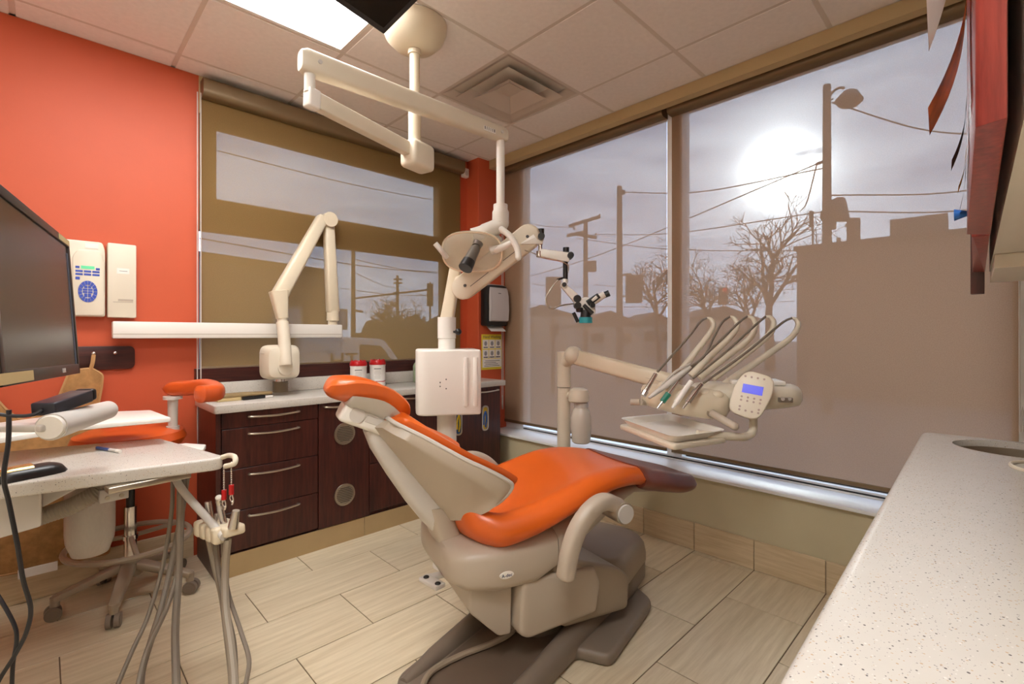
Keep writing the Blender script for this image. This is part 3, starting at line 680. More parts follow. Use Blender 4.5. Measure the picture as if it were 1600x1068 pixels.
# rack with hooks and lead apron
rk = thing('hook_rack', 'dark wood rack board with round metal hooks on the orange wall', 'hook rack', (.05, YA - .02, 1.065))
t = nb(); prism(t, rpoly([(-.35, 1.065), (.347, 1.065), (.347, 1.183), (-.35, 1.183)], .03, 5), 0, .018, .002, mxw); obj('board', t, DWOODH, rk)
for hx in (-.22, .182, .264):
    t = nb(); cyl(t, (hx, YA - .018, 1.145), (hx, YA - .05, 1.148), .004, seg=10); ell(t, (hx, YA - .053, 1.149), (.009, .007, .009)); obj('hook', t, CHROME, rk)
ap = thing('lead_apron', 'brown suede lead apron hanging from the rack hook by a strap', 'apron', (-.05, YA - .07, .17))
ya = YA - .045
def pxy(u, v): q = PY(u, v, ya); return (q.x, q.z)
mxa = M(((1, 0, 0, 0), (0, 0, -1, ya), (0, 1, 0, 0), (0, 0, 0, 1)))
outl = [pxy(*q) for q in ((124, 577), (143, 575), (160, 585), (158, 606), (150, 645), (168, 700), (170, 862), (90, 880), (0, 897), (-120, 915), (-120, 640), (-60, 600), (-10, 618), (10, 640), (30, 655), (48, 655), (92, 620), (108, 582))]
t = nb(); prism(t, rpoly(outl, .015, 3), -.02, .02, .01, mxa); bod = obj('body', t, BROWNF, ap)
t = nb(); tube(t, [mxa @ V((p_[0], p_[1], .012)) for p_ in rpoly(outl, .015, 3)], .007, 6, closed=True); obj('piping', t, PIPING, ap)
t = nb(); tube(t, spl([(.182, YA - .053, 1.142), (.177, YA - .06, 1.10), (.165, ya - .01, 1.05)], 6), .009, 6); obj('strap', t, PIPING, ap)
q = PY(28, 884, ya - .004); q2 = PY(90, 868, ya - .004)
t = nb(); bx(t, q.x, q2.x, ya - .03, ya - .022, .135, .175); tg_ = obj('care_tag', t, PAPER, ap, 0)
# ------------------------------------------------------------------ assistant stool behind the cart
sx, sy = .30, 2.895
st = thing('assistant_stool', 'orange vinyl assistant stool with foot ring and curved arm pad', 'stool', (sx, sy, 0))
ST = V((sx, sy, 0))
t = nb(); cyl(t, ST + V((0, 0, .11)), ST + V((0, 0, .19)), .05, .038, bev=.005); obj('hub', t, GREYM, st)
for k in range(5):
    a = R(180 + 72 * k); dr = V((math.cos(a), math.sin(a), 0)); 
    t = nb(); beam(t, ST + dr * .035 + V((0, 0, .155)), ST + dr * .268 + V((0, 0, .088)), .03, .02, .018, .014, UP, 5)
    cyl(t, ST + dr * .26 + V((0, 0, .098)), ST + dr * .26 + V((0, 0, .058)), .017); lg = obj('leg', t, GREYM, st)
    sd = V((-dr.y, dr.x, 0)); c = ST + dr * .26 + V((0, 0, .03)) + sd.cross(UP) * .006
    for s in (-1, 1):
        t = nb(); cyl(t, c + sd * (s * .005), c + sd * (s * .024), .03, bev=.006); cyl(t, c + sd * (s * .0235), c + sd * (s * .026), .019); obj('caster', t, GREYD, lg)
t = nb(); cyl(t, ST + V((0, 0, .18)), ST + V((0, 0, .43)), .025); cyl(t, ST + V((0, 0, .275)), ST + V((0, 0, .295)), .03); obj('gas_column', t, CHROME, st)
t = nb(); cyl(t, ST + V((0, 0, .42)), ST + V((0, 0, .70)), .017); obj('gas_piston', t, BLACK, st)
t = nb(); tube(t, [ST + V((.235 * math.cos(a), .235 * math.sin(a), .265)) for a in [k * math.pi / 24 for k in range(48)]], .013, 8, closed=True)
for k in range(3):
    a = R(150 + 120 * k); tube(t, [ST + V((.028 * math.cos(a), .028 * math.sin(a), .285)), ST + V((.232 * math.cos(a), .232 * math.sin(a), .265))], .011, 8)
obj('foot_ring', t, GREYM, st)
t = nb(); lathe(t, [(0, .70), (.17, .70), (.205, .715), (.222, .745), (.21, .778), (.17, .795), (0, .80)], (sx, sy, 0), 36); obj('seat', t, ORV2, st)
t = nb(); bx(t, sx - .12, sx + .12, sy - .02, sy + .02, .68, .70); lev = obj('seat_plate', t, GREYD, st, 0)
ppt = PD(270, 640, 2.33); bar = V((ppt.x, ppt.y, 0))
t = nb(); cyl(t, bar + V((0, 0, .70)), bar + V((0, 0, .80)), .028); cyl(t, bar + V((0, 0, .79)), bar + V((0, 0, .94)), .02, .022); cyl(t, bar + V((0, 0, .93)), bar + V((0, 0, .945)), .04); obj('arm_post', t, GREYL, st)
t = nb(); cyl(t, V((bar.x, bar.y, .70)), V((sx, sy, .69)), .016); obj('arm_link', t, GREYM, st)
t = nb(); ell(t, (bar.x - .05, bar.y - .02, .77), (.02, .02, .02)); obj('knob', t, GREYL, st)
pp = [PD(256, 607, 2.36), PD(290, 606, 2.33), PD(322, 604, 2.26), PD(338, 612, 2.14), PD(318, 615, 2.06), PD(308, 616, 2.03)]
t = nb(); pts = spl(pp, 6); rings = []
for i, q in enumerate(pts):
    tn = (pts[min(i + 1, len(pts) - 1)] - pts[max(i - 1, 0)]).normalized(); sdv = tn.cross(UP).normalized()
    k = math.sin(math.pi * min(1, max(.12, (i + .6) / 4)) / 2) if i < 4 else (math.sin(math.pi / 2 * max(.3, min(1, (len(pts) - i - .3) / 4))))
    rings.append([q + sdv * y + UP * z for y, z in sq_ring(.035 * k, .037 * k, 2.6, 18)])
loft(t, rings); obj('arm_pad', t, ORV2, st)
# ------------------------------------------------------------------ ceiling mounted operating light
dm = PD(648, 60, 2.28); dx, dy = dm.x, dm.y
ol = thing('operating_light', 'cream ceiling-mounted dental light with jointed arms and domed mount', 'lamp', (dx, dy, 1.6))
t = nb(); lathe(t, [(.0, 2.585), (.05, 2.588), (.10, 2.605), (.135, 2.64), (.15, 2.68), (.152, 2.704), (0, 2.704)], (dx, dy, 0), 40); obj('ceiling_dome', t, CREAMY, ol)
t = nb(); cyl(t, (dx, dy, 2.17), (dx, dy, 2.59), .024, seg=24); cyl(t, (dx, dy, 2.565), (dx, dy, 2.59), .031); cyl(t, (dx, dy, 2.14), (dx, dy, 2.33), .03, seg=24); obj('ceiling_pole', t, CREAMY, ol)
jb = V((dx, dy, 2.09)); al = PD(484, 148, 1.80)
ax_ = (V((al.x, al.y, 0)) - V((dx, dy, 0))).normalized()
t = nb(); mxj = basis(jb, -ax_, UP); box(t, (.02, 0, 0), (.15, .10, .125), .022, mxj); obj('pivot_box', t, CREAM, ol)
zl = 2.125
t = nb(); a_ = jb - ax_ * .0 ; pA = V((dx, dy, 2.105)) + ax_ * .04; pB = V((al.x, al.y, zl))
mxl = basis((pA + pB) / 2, (pB - pA), UP); box(t, (0, 0, 0), ((pB - pA).length, .042, .062), .006, mxl); obj('lower_arm', t, CREAM, ol)
t = nb(); box(t, ((pB - pA).length / 2 - .01, 0, .0), (.05, .046, .072), .008, mxl); obj('arm_end_cap', t, WHITE, ol)
aE = PD(782, 210, 2.44); zu = 2.255
qA = V((al.x, al.y, zu)); qB = V((aE.x, aE.y, aE.z))
un = (qB - qA).normalized(); qA = qA - un * .035; qB = qB + un * .035
t = nb(); beam(t, qA, qB, .036, .028, .045, .036, UP, 3.5); ua = obj('upper_arm', t, CREAM, ol, 45)
t = nb(); cyl(t, (al.x, al.y, zl + .02), (al.x, al.y, zu - .02), .02); obj('arm_joint', t, WHITE, ol)
nrm_ = un.cross(UP).normalized(); 
if (CAM - qA).dot(nrm_) < 0: nrm_ = -nrm_
lb0 = qB - un * .13 - UP * .012 + nrm_ * .029
t = nb(); mxs = basis(lb0, un, UP); box(t, (0, 0, 0), (.075, .002, .022), 0, mxs); pl_ = obj('label_sticker', t, WHITE, ol, 0)
for k, w in enumerate((.008, .004, .004, .003, .005, .01)):
    t = nb(); box(t, (-.03 + k * .012, 0, .002), (w * .6, .0035, .014), 0, mxs); obj('label_print', t, INK, pl_, 0)
t = nb(); sc_ = qB - un * .05 + nrm_ * .03; cyl(t, sc_, sc_ + nrm_ * .004, .008, seg=14); sc2 = qA + un * .06 + nrm_ * .036; cyl(t, sc2, sc2 + nrm_ * .004, .008, seg=14); obj('screw', t, GREYL, ol)
dp0 = V((aE.x, aE.y, aE.z - .02)); lh = PD(742, 392, 2.42); dpz = PD(776, 335, 2.43)
t = nb(); tube(t, [dp0, V((aE.x, aE.y, 1.86))], .021, 16); obj('drop_post', t, WHITE, ol)
t = nb(); tube(t, spl([V((aE.x, aE.y, 1.90)), V((aE.x, aE.y, 1.83)), V((aE.x - .005, aE.y + .005, 1.795)), PD(757, 362, 2.42), PD(738, 368, 2.41)], 6), [.036] * 3 + [.042] * 9 + [.04] * 7 + [.036] * 6, 16) ; obj('head_neck', t, WHITE, ol)
t = nb(); tube(t, spl([PD(754, 372, 2.44), PD(768, 366, 2.46), PD(780, 374, 2.46), PD(778, 386, 2.44), PD(766, 388, 2.40)], 6), .014, 10); obj('yoke_ring', t, WHITE, ol)
# light head: shallow reflector bowl opening towards the headrest
hc_ = PD(738, 392, 2.40); la = (PD(722, 415, 2.2) - hc_).normalized(); la = (la + V((-.25, -.15, -.25))).normalized()
mh = basis(hc_, RT, -la)   # X along the image right, Z away from opening
t = nb(); rings = []
for z, rx, ry in ((.055, .03, .02), (.05, .08, .05), (.03, .125, .085), (0, .148, .105), (-.02, .152, .108), (-.02, .144, .10), (0.005, .138, .096), (.03, .115, .075), (.045, .07, .04)):
    rings.append([mh @ V((x, y, z)) for x, y in sq_ring(rx, ry, 2.6, 32)])
loft(t, rings); rf = obj('reflector_shell', t, mat('pearl_reflector', (244, 232, 208), .18, metal=.15, var=.12, vscale=12), ol, 50)
t = nb(); rings = []
for z, rx, ry in ((-.018, .146, .102), (-.035, .13, .09), (-.046, .09, .06), (-.05, .03, .02)):
    rings.append([mh @ V((x, y, z)) for x, y in sq_ring(rx, ry, 2.6, 32)])
loft(t, rings); obj('clear_cover', t, CLEAR, ol, 60)
lt0, lt1 = PD(747, 380, 2.34), PD(729, 415, 2.27); lv = (lt1 - lt0).normalized()
t = nb(); cyl(t, lt0, lt0 + lv * .02, .026, .022, bev=.003); cyl(t, lt0 + lv * .018, lt0 + lv * .04, .015); cyl(t, lt0 + lv * .035, lt1 - lv * .01, .024, .03); lo_ = obj('lamp_tube', t, mat('grey_lamp_tube', (112, 104, 94), .35), ol)
t = nb(); cyl(t, lt1 - lv * .03, lt1 + lv * .016, .031, .034, bev=.003); obj('tube_cap', t, BLACK, lo_)
t = nb(); tube(t, spl([PD(680, 380, 2.32), PD(690, 392, 2.33), PD(698, 402, 2.36)], 5), .013, 10); obj('handle', t, WHITE, ol)
t = nb(); tube(t, spl([PD(784, 358, 2.36), PD(798, 370, 2.34), PD(808, 388, 2.32), PD(810, 402, 2.31)], 6), .0155, 10); ell(t, PD(810, 402, 2.31), (.0155,) * 3); ell(t, PD(784, 358, 2.36), (.0155,) * 3); hn = obj('handle', t, WHITE, ol)
t = nb(); tube(t, spl([PD(768, 392, 2.38), PD(785, 386, 2.36), PD(800, 378, 2.34)], 5), [.02, .02, .02, .019, .018, .017, .016, .015, .014, .013, .012], 10); obj('handle_stem', t, WHITE, ol)
# ------------------------------------------------------------------ ceiling television above the chair
K = PD(600, 55, 1.5); E1 = (PD(520, 0, 1.342) - K).normalized(); E2 = (PD(655, 0, 1.42) - K); E2 = (E2 - E1 * E2.dot(E1)).normalized()
En = E1.cross(E2).normalized(); En = En if En.z > 0 else -En
tv = thing('ceiling_television', 'black flat television hung face down from the ceiling', 'television', K + E1 * .21 + E2 * .33 + En * .03)
mtv = M.Translation(K) @ M((E1, E2, En)).transposed().to_4x4()
t = nb(); box(t, (.21, .33, .025), (.42, .66, .05), .006, mtv); obj('case', t, BLACK, tv)
t = nb(); box(t, (.21, .33, -.001), (.378, .618, .003), 0, mtv); obj('screen', t, BLACKG, tv, 0)
mc = mtv @ V((.21, .33, .05)); t = nb(); cyl(t, mc - En * .005, mc + V((0, 0, .05)), .05, .03); cyl(t, mc + V((0, 0, .03)), V((mc.x, mc.y, ZC - .01)), .02); cyl(t, V((mc.x, mc.y, ZC - .03)), V((mc.x, mc.y, ZC - .003)), .07); obj('mount', t, BLACK, tv)
# ------------------------------------------------------------------ support post with white box and microscope
PC = PD(698, 600, 2.60); px_, py_ = PC.x, PC.y
sp = thing('microscope_stand', 'white support post with junction box and spring arm holding a microscope', 'stand', (px_, py_, 0))
t = nb(); cyl(t, (px_, py_, .0), (px_, py_, .85), .052, seg=28); cyl(t, (px_, py_, 0), (px_, py_, .03), .075, .07, bev=.006, seg=36); obj('lower_post', t, WHITE, sp)
mb_ = basis((px_, py_, 0), RT, UP)    # X to the right, Y away from the window side
mb_ = mb_ @ M.Rotation(R(12), 4, 'Z')
t = nb(); prism(t, rpoly([(-.165, -.16), (.165, -.16), (.165, .12), (-.165, .12)], [.07, .015, .04, .06], 6), .83, 1.165, .02, mb_, 4); bxo = obj('junction_box', t, WHITE, sp)
for xx in (.085, .135):
    t = nb(); beam(t, mb_ @ V((xx, -.162, .875)), mb_ @ V((xx, -.162, 1.125)), .012, .012, .009, .009, mb_.to_3x3() @ V((0, -1, 0)), 3); obj('rib', t, WHITE, bxo)
t = nb()
for a, b in ((-.045, 1.0), (-.045, .98), (-.015, 1.015), (-.015, .968)): ell(t, mb_ @ V((a, -.161, b)), (.0035,) * 3, seg=8, rings=6)
obj('screw_hole', t, INK, bxo)
t = nb(); cyl(t, (px_, py_, 1.16), (px_, py_, 1.22), .046); cyl(t, (px_, py_, 1.2215), (px_, py_, 1.335), .049, bev=.005, seg=28); obj('post_sleeve', t, WHITE, sp)
kb = PD(716, 518, 2.56); t = nb(); cyl(t, V((px_, py_, kb.z)), kb, .006); ell(t, kb, (.018,) * 3); obj('clamp_knob', t, BLACK, sp)
tp = PD(715, 400, 2.62)
t = nb(); beam(t, (px_, py_, 1.31), tp, .036, .03, .036, .03, -FW, 5); po_ = obj('upper_post', t, CREAMY, sp)
# spring arm plate
aL, aH = PD(725, 449, 2.52), PD(826, 370, 2.42); u_ = (aH - aL).normalized(); n_ = (-FW - u_ * (-FW).dot(u_)).normalized(); v_ = n_.cross(u_)
mpl = M.Translation(aL) @ M((u_, v_, n_)).transposed().to_4x4(); LL = (aH - aL).length
arc = lambda cx_, r_, a0, a1, n=10: [(cx_ + r_ * math.cos(R(a0 + (a1 - a0) * k / n)), r_ * math.sin(R(a0 + (a1 - a0) * k / n))) for k in range(n + 1)]
t = nb(); prism(t, arc(LL, .062, -90, 90) + arc(0, .062, 90, 270), -.03, .03, .008, mpl, 3); spa = obj('spring_arm', t, CREAMY, sp)
t = nb(); prism(t, arc(LL, .056, -90, 90) + arc(0, .056, 90, 270), .03, .034, .003, mpl); obj('arm_cover', t, CREAM, spa)
t = nb()
for xx in (.02, LL - .0): cyl(t, mpl @ V((xx, .0, .033)), mpl @ V((xx, .0, .039)), .008, seg=12)
box(t, (.1, -.02, .0345), (.12, .003, .002), 0, mpl); box(t, (LL - .12, -.02, .0345), (.1, .003, .002), 0, mpl)
obj('arm_screw', t, INK, spa)
t = nb(); cyl(t, tp - UP * .12, aL, .028); cyl(t, mpl @ V((0, 0, -.05)), mpl @ V((0, 0, -.025)), .035); obj('arm_pivot', t, CREAMY, sp)
ms = thing('surgical_microscope', 'small white and black operating microscope with teal lens ring on a jointed arm', 'microscope', PD(905, 500, 2.40))
D = 2.40
def P_(u, v, dd=0): return PD(u, v, D + dd)
def plate(bm, pix, th, r=.006, dd=0):
    """flat plate facing the viewer side, corners given as pixels at depth D+dd"""
    q = [P_(u, v, dd) for u, v in pix]; c = sum(q, V()) / len(q)
    mm = M.Translation(c) @ M((RT, UP, -FW)).transposed().to_4x4(); mi = mm.inverted()
    prism(bm, rpoly([(mi @ a).xy for a in q], r, 4), -th / 2, th / 2, min(.004, th / 4), mm); return bm
t = nb(); plate(t, ((812, 382), (848, 382), (848, 366), (838, 364), (826, 372)), .04); obj('bracket', t, WHITE, ms)
def knob(bm, u, v, r, ax, l, dd=0): c = P_(u, v, dd); return cyl(bm, c - V(ax) * l / 2, c + V(ax) * l / 2, r, bev=r * .2, seg=16)
for kn in ((845.5, 361, .016, UP, .022, 0), (845.5, 370, .017, FW, .05, -.02), (884.5, 390, .016, UP, .022, 0), (891, 399.5, .016, FW, .05, -.01), (881, 445, .011, FW, .05, -.01)):
    t = nb(); knob(t, *kn); obj('lock_knob', t, BLACK, ms)
t = nb(); cyl(t, P_(844.5, 380), P_(844.5, 392), .011); knob(t, 842.5, 397, .014, UP, .03, -.005); obj('arm_pivot', t, CHROME, ms)
t = nb(); plate(t, ((843, 389), (889, 395), (889, 410), (843, 401)), .035); obj('arm_link', t, WHITE, ms)
t = nb(); cyl(t, P_(883.5, 409), P_(883.5, 438), .0125); obj('black_grip', t, BLACK, ms)
t = nb(); cyl(t, P_(883.5, 436), P_(883, 441), .014); knob(t, 881, 445, .016, FW, .035, .0); obj('wrist_joint', t, WHITE, ms)
t = nb(); plate(t, ((877, 449), (886, 446), (912, 468), (913, 480), (897, 472)), .03); obj('wrist_link', t, WHITE, ms)
t = nb(); plate(t, ((895, 468), (918, 464), (928, 472), (930, 490), (915, 496), (899, 478)), .05, .012); obj('scope_body', t, WHITE, ms)
t = nb(); beam(t, P_(916, 478), P_(945, 459, -.02), .02, .017, .02, .017, -FW, 3); obj('binocular', t, WHITE, ms)
t = nb(); cyl(t, P_(944, 461, -.02), P_(952, 457.5, -.025), .015, .016, bev=.003); beam(t, P_(918, 474, -.025), P_(936, 461, -.04), .016, .014, .006, .006, -FW, 3); obj('eyepiece', t, BLACK, ms)
t = nb(); beam(t, P_(925, 469.5, -.032), P_(933, 463, -.042), .008, .008, .005, .005, -FW, 3); obj('white_inset', t, WHITE, ms)
t = nb(); knob(t, 901, 467, .019, FW, .06); knob(t, 902, 477, .016, FW, .06, -.01); knob(t, 925, 477, .012, FW, .06, -.02); box(t, P_(906, 484, -.02), (.03, .03, .022), .005); obj('focus_knob', t, BLACK, ms)
t = nb(); beam(t, P_(896, 488, -.02), P_(903, 503, -.02), .009, .009, .007, .007, -FW, 3); beam(t, P_(912, 476, -.04), P_(926, 490, -.045), .009, .011, .007, .007, -FW, 3); obj('grip_lever', t, BLACK, ms)
oc = P_(915, 500, -.02)
t = nb(); cyl(t, oc + V((0, 0, .012)), oc + V((0, 0, .05)), .027, .022); obj('objective', t, BLACK, ms)
t = nb(); lathe(t, [(.024, -.014), (.033, -.014), (.033, .014), (.024, .014), (.024, -.014)], oc); obj('lens_ring', t, TEAL, ms)
t = nb(); tube(t, spl([P_(820, 391), P_(835, 396, -.02), P_(845, 402, -.022), P_(875, 408, -.025), P_(887, 414, -.022), P_(888, 424, -.02)], 6), .003, 6)
tube(t, spl([P_(872, 437, -.01), P_(860, 452, -.02), P_(853, 468, -.02), P_(861, 482, -.02), P_(877, 477, -.02), P_(897, 474, -.01)], 7), .0035, 6); obj('light_cable', t, STEEL, ms)
t = nb(); tube(t, [P_(870, 437), P_(880, 434)], .006, 6); obj('cable_clip', t, BLACK, ms)
# ------------------------------------------------------------------ dental chair
MC = M.Translation((1.47, 1.38, 0)) @ M.Rotation(R(-18), 4, 'Z')
MB_ = M.Translation((1.514, 1.371, 0)) @ M.Rotation(R(11), 4, 'Z')
ch = thing('dental_chair', 'orange vinyl dental patient chair reclined on a grey base', 'dental chair', (1.5, 1.37, 0))
# base plate
outl = [(-.62, .235), (-.62, -.20), (-.10, -.215), (-.075, -.345), (.40, -.345), (.485, -.225), (.62, -.225), (.62, .235), (.40, .36), (-.07, .36), (-.10, .25), (-.39, .245)]
t = nb(); prism(t, rpoly(outl, [.07, .07, .03, .04, .05, .03, .05, .05, .05, .04, .03, .03], 6), .001, .05, .018, MB_, 4); base = obj('base_plate', t, GREYD, ch)
for s, y0, y1 in ((-1, -.165, -.19), (1, .19, .21)):
    t = nb(); rings = []
    for X, w, h in ((-.60, .02, .06), (-.45, .035, .085), (-.2, .042, .10), (.1, .048, .12), (.3, .055, .14), (.45, .06, .15)):
        y = y0 + (y1 - y0) * (X + .6) / 1.05
        rings.append([(X, y + a, max(.02, .04 + b)) for a, b in sq_ring(w, h - .04, 2.2, 18)])
    loft(t, rings, MB_); obj('base_rail', t, GREYD, base, 60)
t = nb(); prism(t, rpoly([(-.57, -.13), (.28, -.14), (.28, .15), (-.57, .15)], .05, 5), .045, .054, .004, MB_); obj('base_tray', t, mat('dark_brown_tray', (104, 88, 74), .45, var=.06), base)
# pump housing at the foot end
t = nb(); prism(t, rpoly([(.28, -.27), (.60, -.25), (.66, -.15), (.66, .17), (.60, .27), (.28, .28)], .09, 6), .05, .14, .012, MB_, 3); obj('pump_skirt', t, GREYD, ch)
t = nb(); rings = []
for z, k in ((.14, 1.0), (.17, 1.0), (.215, .97), (.24, .9), (.248, .8)):
    rings.append([(.44 + (x - .44) * k, y * k, z) for x, y in rpoly([(.20, -.275), (.60, -.255), (.665, -.15), (.665, .17), (.60, .275), (.20, .285)], .09, 6)])
loft(t, rings, MB_); obj('pump_cover', t, GREYM, ch, 55)
# lift link cover (slanted)
def slab(bm, prof, y0, y1, bev, mx, seg=3):
    """prism of an (X,Z) outline extruded over Y"""
    mm = mx @ M(((1, 0, 0, 0), (0, 0, -1, 0), (0, 1, 0, 0), (0, 0, 0, 1)))
    return prism(bm, prof, -y1, -y0, bev, mm, seg)
t = nb(); slab(t, rpoly([(-.02, .13), (.33, .10), (.34, .235), (.27, .29), (.05, .375), (-.06, .38)], .03, 4), -.225, .225, .022, MC @ M.Rotation(R(6), 4, 'Z')); obj('lift_cover', t, GREYM, ch, 45)
t = nb(); slab(t, rpoly([(-.20, .17), (-.165, .145), (.15, .155), (.17, .265), (.14, .335), (-.185, .365)], .018, 3), -.235, .235, .02, MC @ M.Rotation(R(3), 4, 'Z')); obj('drive_cover', t, GREYB, ch, 45)
t = nb(); slab(t, rpoly([(-.36, .27), (-.25, .16), (-.20, .155), (-.195, .37), (-.36, .40)], .012, 3), -.20, .20, .015, MC); obj('rear_cover', t, GREYB, ch, 45)
t = nb(); slab(t, rpoly([(-.19, .14), (.02, .13), (.06, .15), (-.19, .165)], .006, 2), -.15, .15, .004, MC); obj('lower_lip', t, GREYM, ch, 45)
t = nb(); cyl(t, MB_ @ V((-.05, 0, .05)), MB_ @ V((-.05, 0, .17)), .11, seg=28); obj('lift_column', t, GREYD, ch)
# seat box
t = nb(); rings = []
for X, w, z0, z1 in ((-.435, .13, .40, .47), (-.425, .19, .37, .49), (-.38, .235, .345, .50), (-.27, .255, .325, .505), (-.12, .26, .325, .515), (-.03, .25, .36, .52)):
    rings.append([(X, y, (z0 + z1) / 2 + z) for y, z in sq_ring(w, (z1 - z0) / 2, 4.5, 32)])
loft(t, rings, MC); sb = obj('seat_box', t, GREYB, ch, 50)
t = nb(); rings = []
for X, w, z0, z1 in ((-.027, .25, .365, .53), (.1, .24, .43, .575), (.25, .22, .52, .61), (.38, .19, .57, .615), (.52, .16, .55, .58), (.68, .12, .525, .545)):
    rings.append([(X, y, (z0 + z1) / 2 + z) for y, z in sq_ring(w, (z1 - z0) / 2, 3.2, 32)])
loft(t, rings, MC); obj('seat_pan', t, GREYB, ch, 50)
# seam of seat box and logo plate
lp = PD(792, 897, 1.0)
def onY(u, v, s):
    r = MC.to_3x3().transposed() @ ray(u, v); o = MC.inverted() @ CAM; k = (s - o.y) / r.y; return MC @ (o + r * k)
lg = onY(792, 898, -.262); ex = MC.to_3x3() @ V((1, 0, 0)); ny = MC.to_3x3() @ V((0, -1, 0))
mlg = M.Translation(lg) @ M((ex, UP, ny)).transposed().to_4x4()
t = nb(); prism(t, [(.027 * math.cos(a), .012 * math.sin(a)) for a in [k * math.pi / 12 for k in range(24)]], -.004, .0015, 0, mlg); lgp = obj('logo_plate', t, WHITE, sb)
ml2 = mlg @ M.Translation((0, -.001, .002)); text_mesh('logo_print', 'A-dec', .017, ml2, mat('navy_print', (30, 40, 90), .5), lgp)
# foot / release lever
t = nb(); l0, l1, l2 = PZ(726, 889, .34), PZ(664, 903, .34), PZ(686, 915, .34)
beam(t, l0, l1, .016, .016, .008, .008, UP, 5); beam(t, l1 + (l1 - l2) * .12, l2 + (l2 - l1) * .12, .022, .022, .009, .009, UP, 5); lvr = obj('release_lever', t, GREYL, ch)
for u, v in ((666, 901), (684, 911)):
    t = nb(); ell(t, PZ(u, v, .35), (.011, .011, .006), seg=12, rings=8); obj('lever_pad', t, BLACK, lvr)
# seat cushion: lofted, concave at the hips, tapering to the toe
def seat_loft(bm, secs, over=0.0):
    rings = []
    for X, w, zt, th, dish in interp(secs):
        r = []; n = 25
        top = []; bot = []
        for k in range(n):
            q = -1 + 2 * k / (n - 1); y = w * q
            e = abs(q)
            edge = th * .55 * (max(0, (e - .72) / .28)) ** 2.2
            top.append((X, y, zt + dish * min(e, .8) ** 2 / .64 - edge + over)); bot.append((X, y * .97, zt - th + dish * .7 * e ** 2 + th * .28 * (max(0, (e - .75) / .25)) ** 2 - over * .3))
        rings.append(top + bot[::-1])
    return loft(bm, rings, MC)
SE = [(-.375, .10, .585, .03, .02), (-.368, .165, .59, .06, .04), (-.345, .215, .575, .08, .06), (-.30, .255, .556, .09, .07), (-.24, .282, .55, .095, .065), (-.12, .297, .582, .095, .05), (.02, .297, .632, .09, .035), (.14, .285, .672, .085, .025), (.25, .268, .69, .08, .015), (.36, .24, .684, .076, .01), (.44, .222, .667, .07, .006), (.48, .2, .652, .06, .004)]
t = nb(); seat_loft(t, SE); obj('seat_cushion', t, ORV, ch, 70)
TE = [(.405, .236, .681, .09, .007), (.43, .234, .677, .096, .006), (.48, .222, .662, .096, .005), (.58, .204, .634, .092, .004), (.69, .182, .604, .085, .002), (.77, .155, .585, .072, 0), (.81, .12, .574, .052, 0), (.822, .06, .566, .027, 0)]
t = nb(); seat_loft(t, TE); obj('toe_cover', t, BRV, ch, 70)
# backrest: shell and cushion
S = V((-.575, 0, .818)).normalized(); Nn = V((.818, 0, .575))
B0 = V((-.365, 0, .60)); BL = .455
def back_loft(bm, secs, f0, f1, nn=25, wk=1.0, roll=0):
    rings = []
    for tt, w, e in interp(secs):
        fr = []; bk_ = []
        for k in range(nn):
            q = -1 + 2 * k / (nn - 1); a = abs(q)
            off = e * a ** 2.0
            c = B0 + S * (BL * tt) + V((0, w * wk * q, 0))
            ed = (f1 - f0) * .5 * max(0, (a - .8) / .2) ** 2 * roll
            fr.append(c + Nn * (off + f1 - ed)); bk_.append(c + Nn * (off + f0 + ed))
        rings.append(fr + bk_[::-1])
    return loft(bm, rings, MC)
SH = [(-.03, .17, .06), (-.02, .24, .13), (.05, .285, .195), (.15, .295, .19), (.3, .29, .16), (.45, .275, .125), (.6, .25, .095), (.75, .215, .065), (.88, .175, .035), (.95, .13, .02)]
t = nb(); back_loft(t, SH, -.062, -.022); obj('back_shell', t, GREYB, ch, 70)
SH2 = [(tt, w * 1.012, e) for tt, w, e in SH]
CU = [(-.01, .15, .05), (.0, .235, .125), (.06, .285, .195), (.15, .297, .192), (.3, .292, .162), (.45, .277, .127), (.6, .252, .097), (.75, .217, .067), (.86, .182, .043), (.93, .145, .026), (.95, .1, .012)]
t = nb(); back_loft(t, CU, -.024, .03, roll=1); obj('back_cushion', t, ORV, ch, 75)
t = nb(); pe = []
for sgn in (-1, 1):
    for tt, w, e in (SH if sgn < 0 else SH[::-1]): pe.append(MC @ (B0 + S * (BL * tt) + V((0, sgn * w, 0)) + Nn * (e - .024)))
tube(t, spl(pe, 4), .0075, 8); obj('shell_piping', t, GREYL, ch)
# spine support behind the shell
t = nb(); rings = []
for c, w, d in (((-.662, .915), .045, .03), ((-.625, .858), .058, .045), ((-.56, .765), .07, .055), ((-.49, .665), .08, .06), ((-.43, .58), .082, .058), ((-.405, .54), .075, .05)):
    q = V((c[0], 0, c[1])) + Nn * .0
    rings.append([q + V((0, y, 0)) + Nn * z for y, z in sq_ring(w, d, 3, 24)])
loft(t, rings, MC); obj('back_spine', t, GREYL, ch, 60)
t = nb(); rings = []
for c, w, d in (((-.425, .61), .088, .05), ((-.405, .54), .09, .05), ((-.385, .48), .088, .05), ((-.365, .43), .08, .045)):
    q = V((c[0], 0, c[1])); rings.append([q + V((x, y, 0)) for y, x in sq_ring(w, d, 4, 24)])
loft(t, rings, MC); obj('back_bracket', t, GREYB, ch, 60)
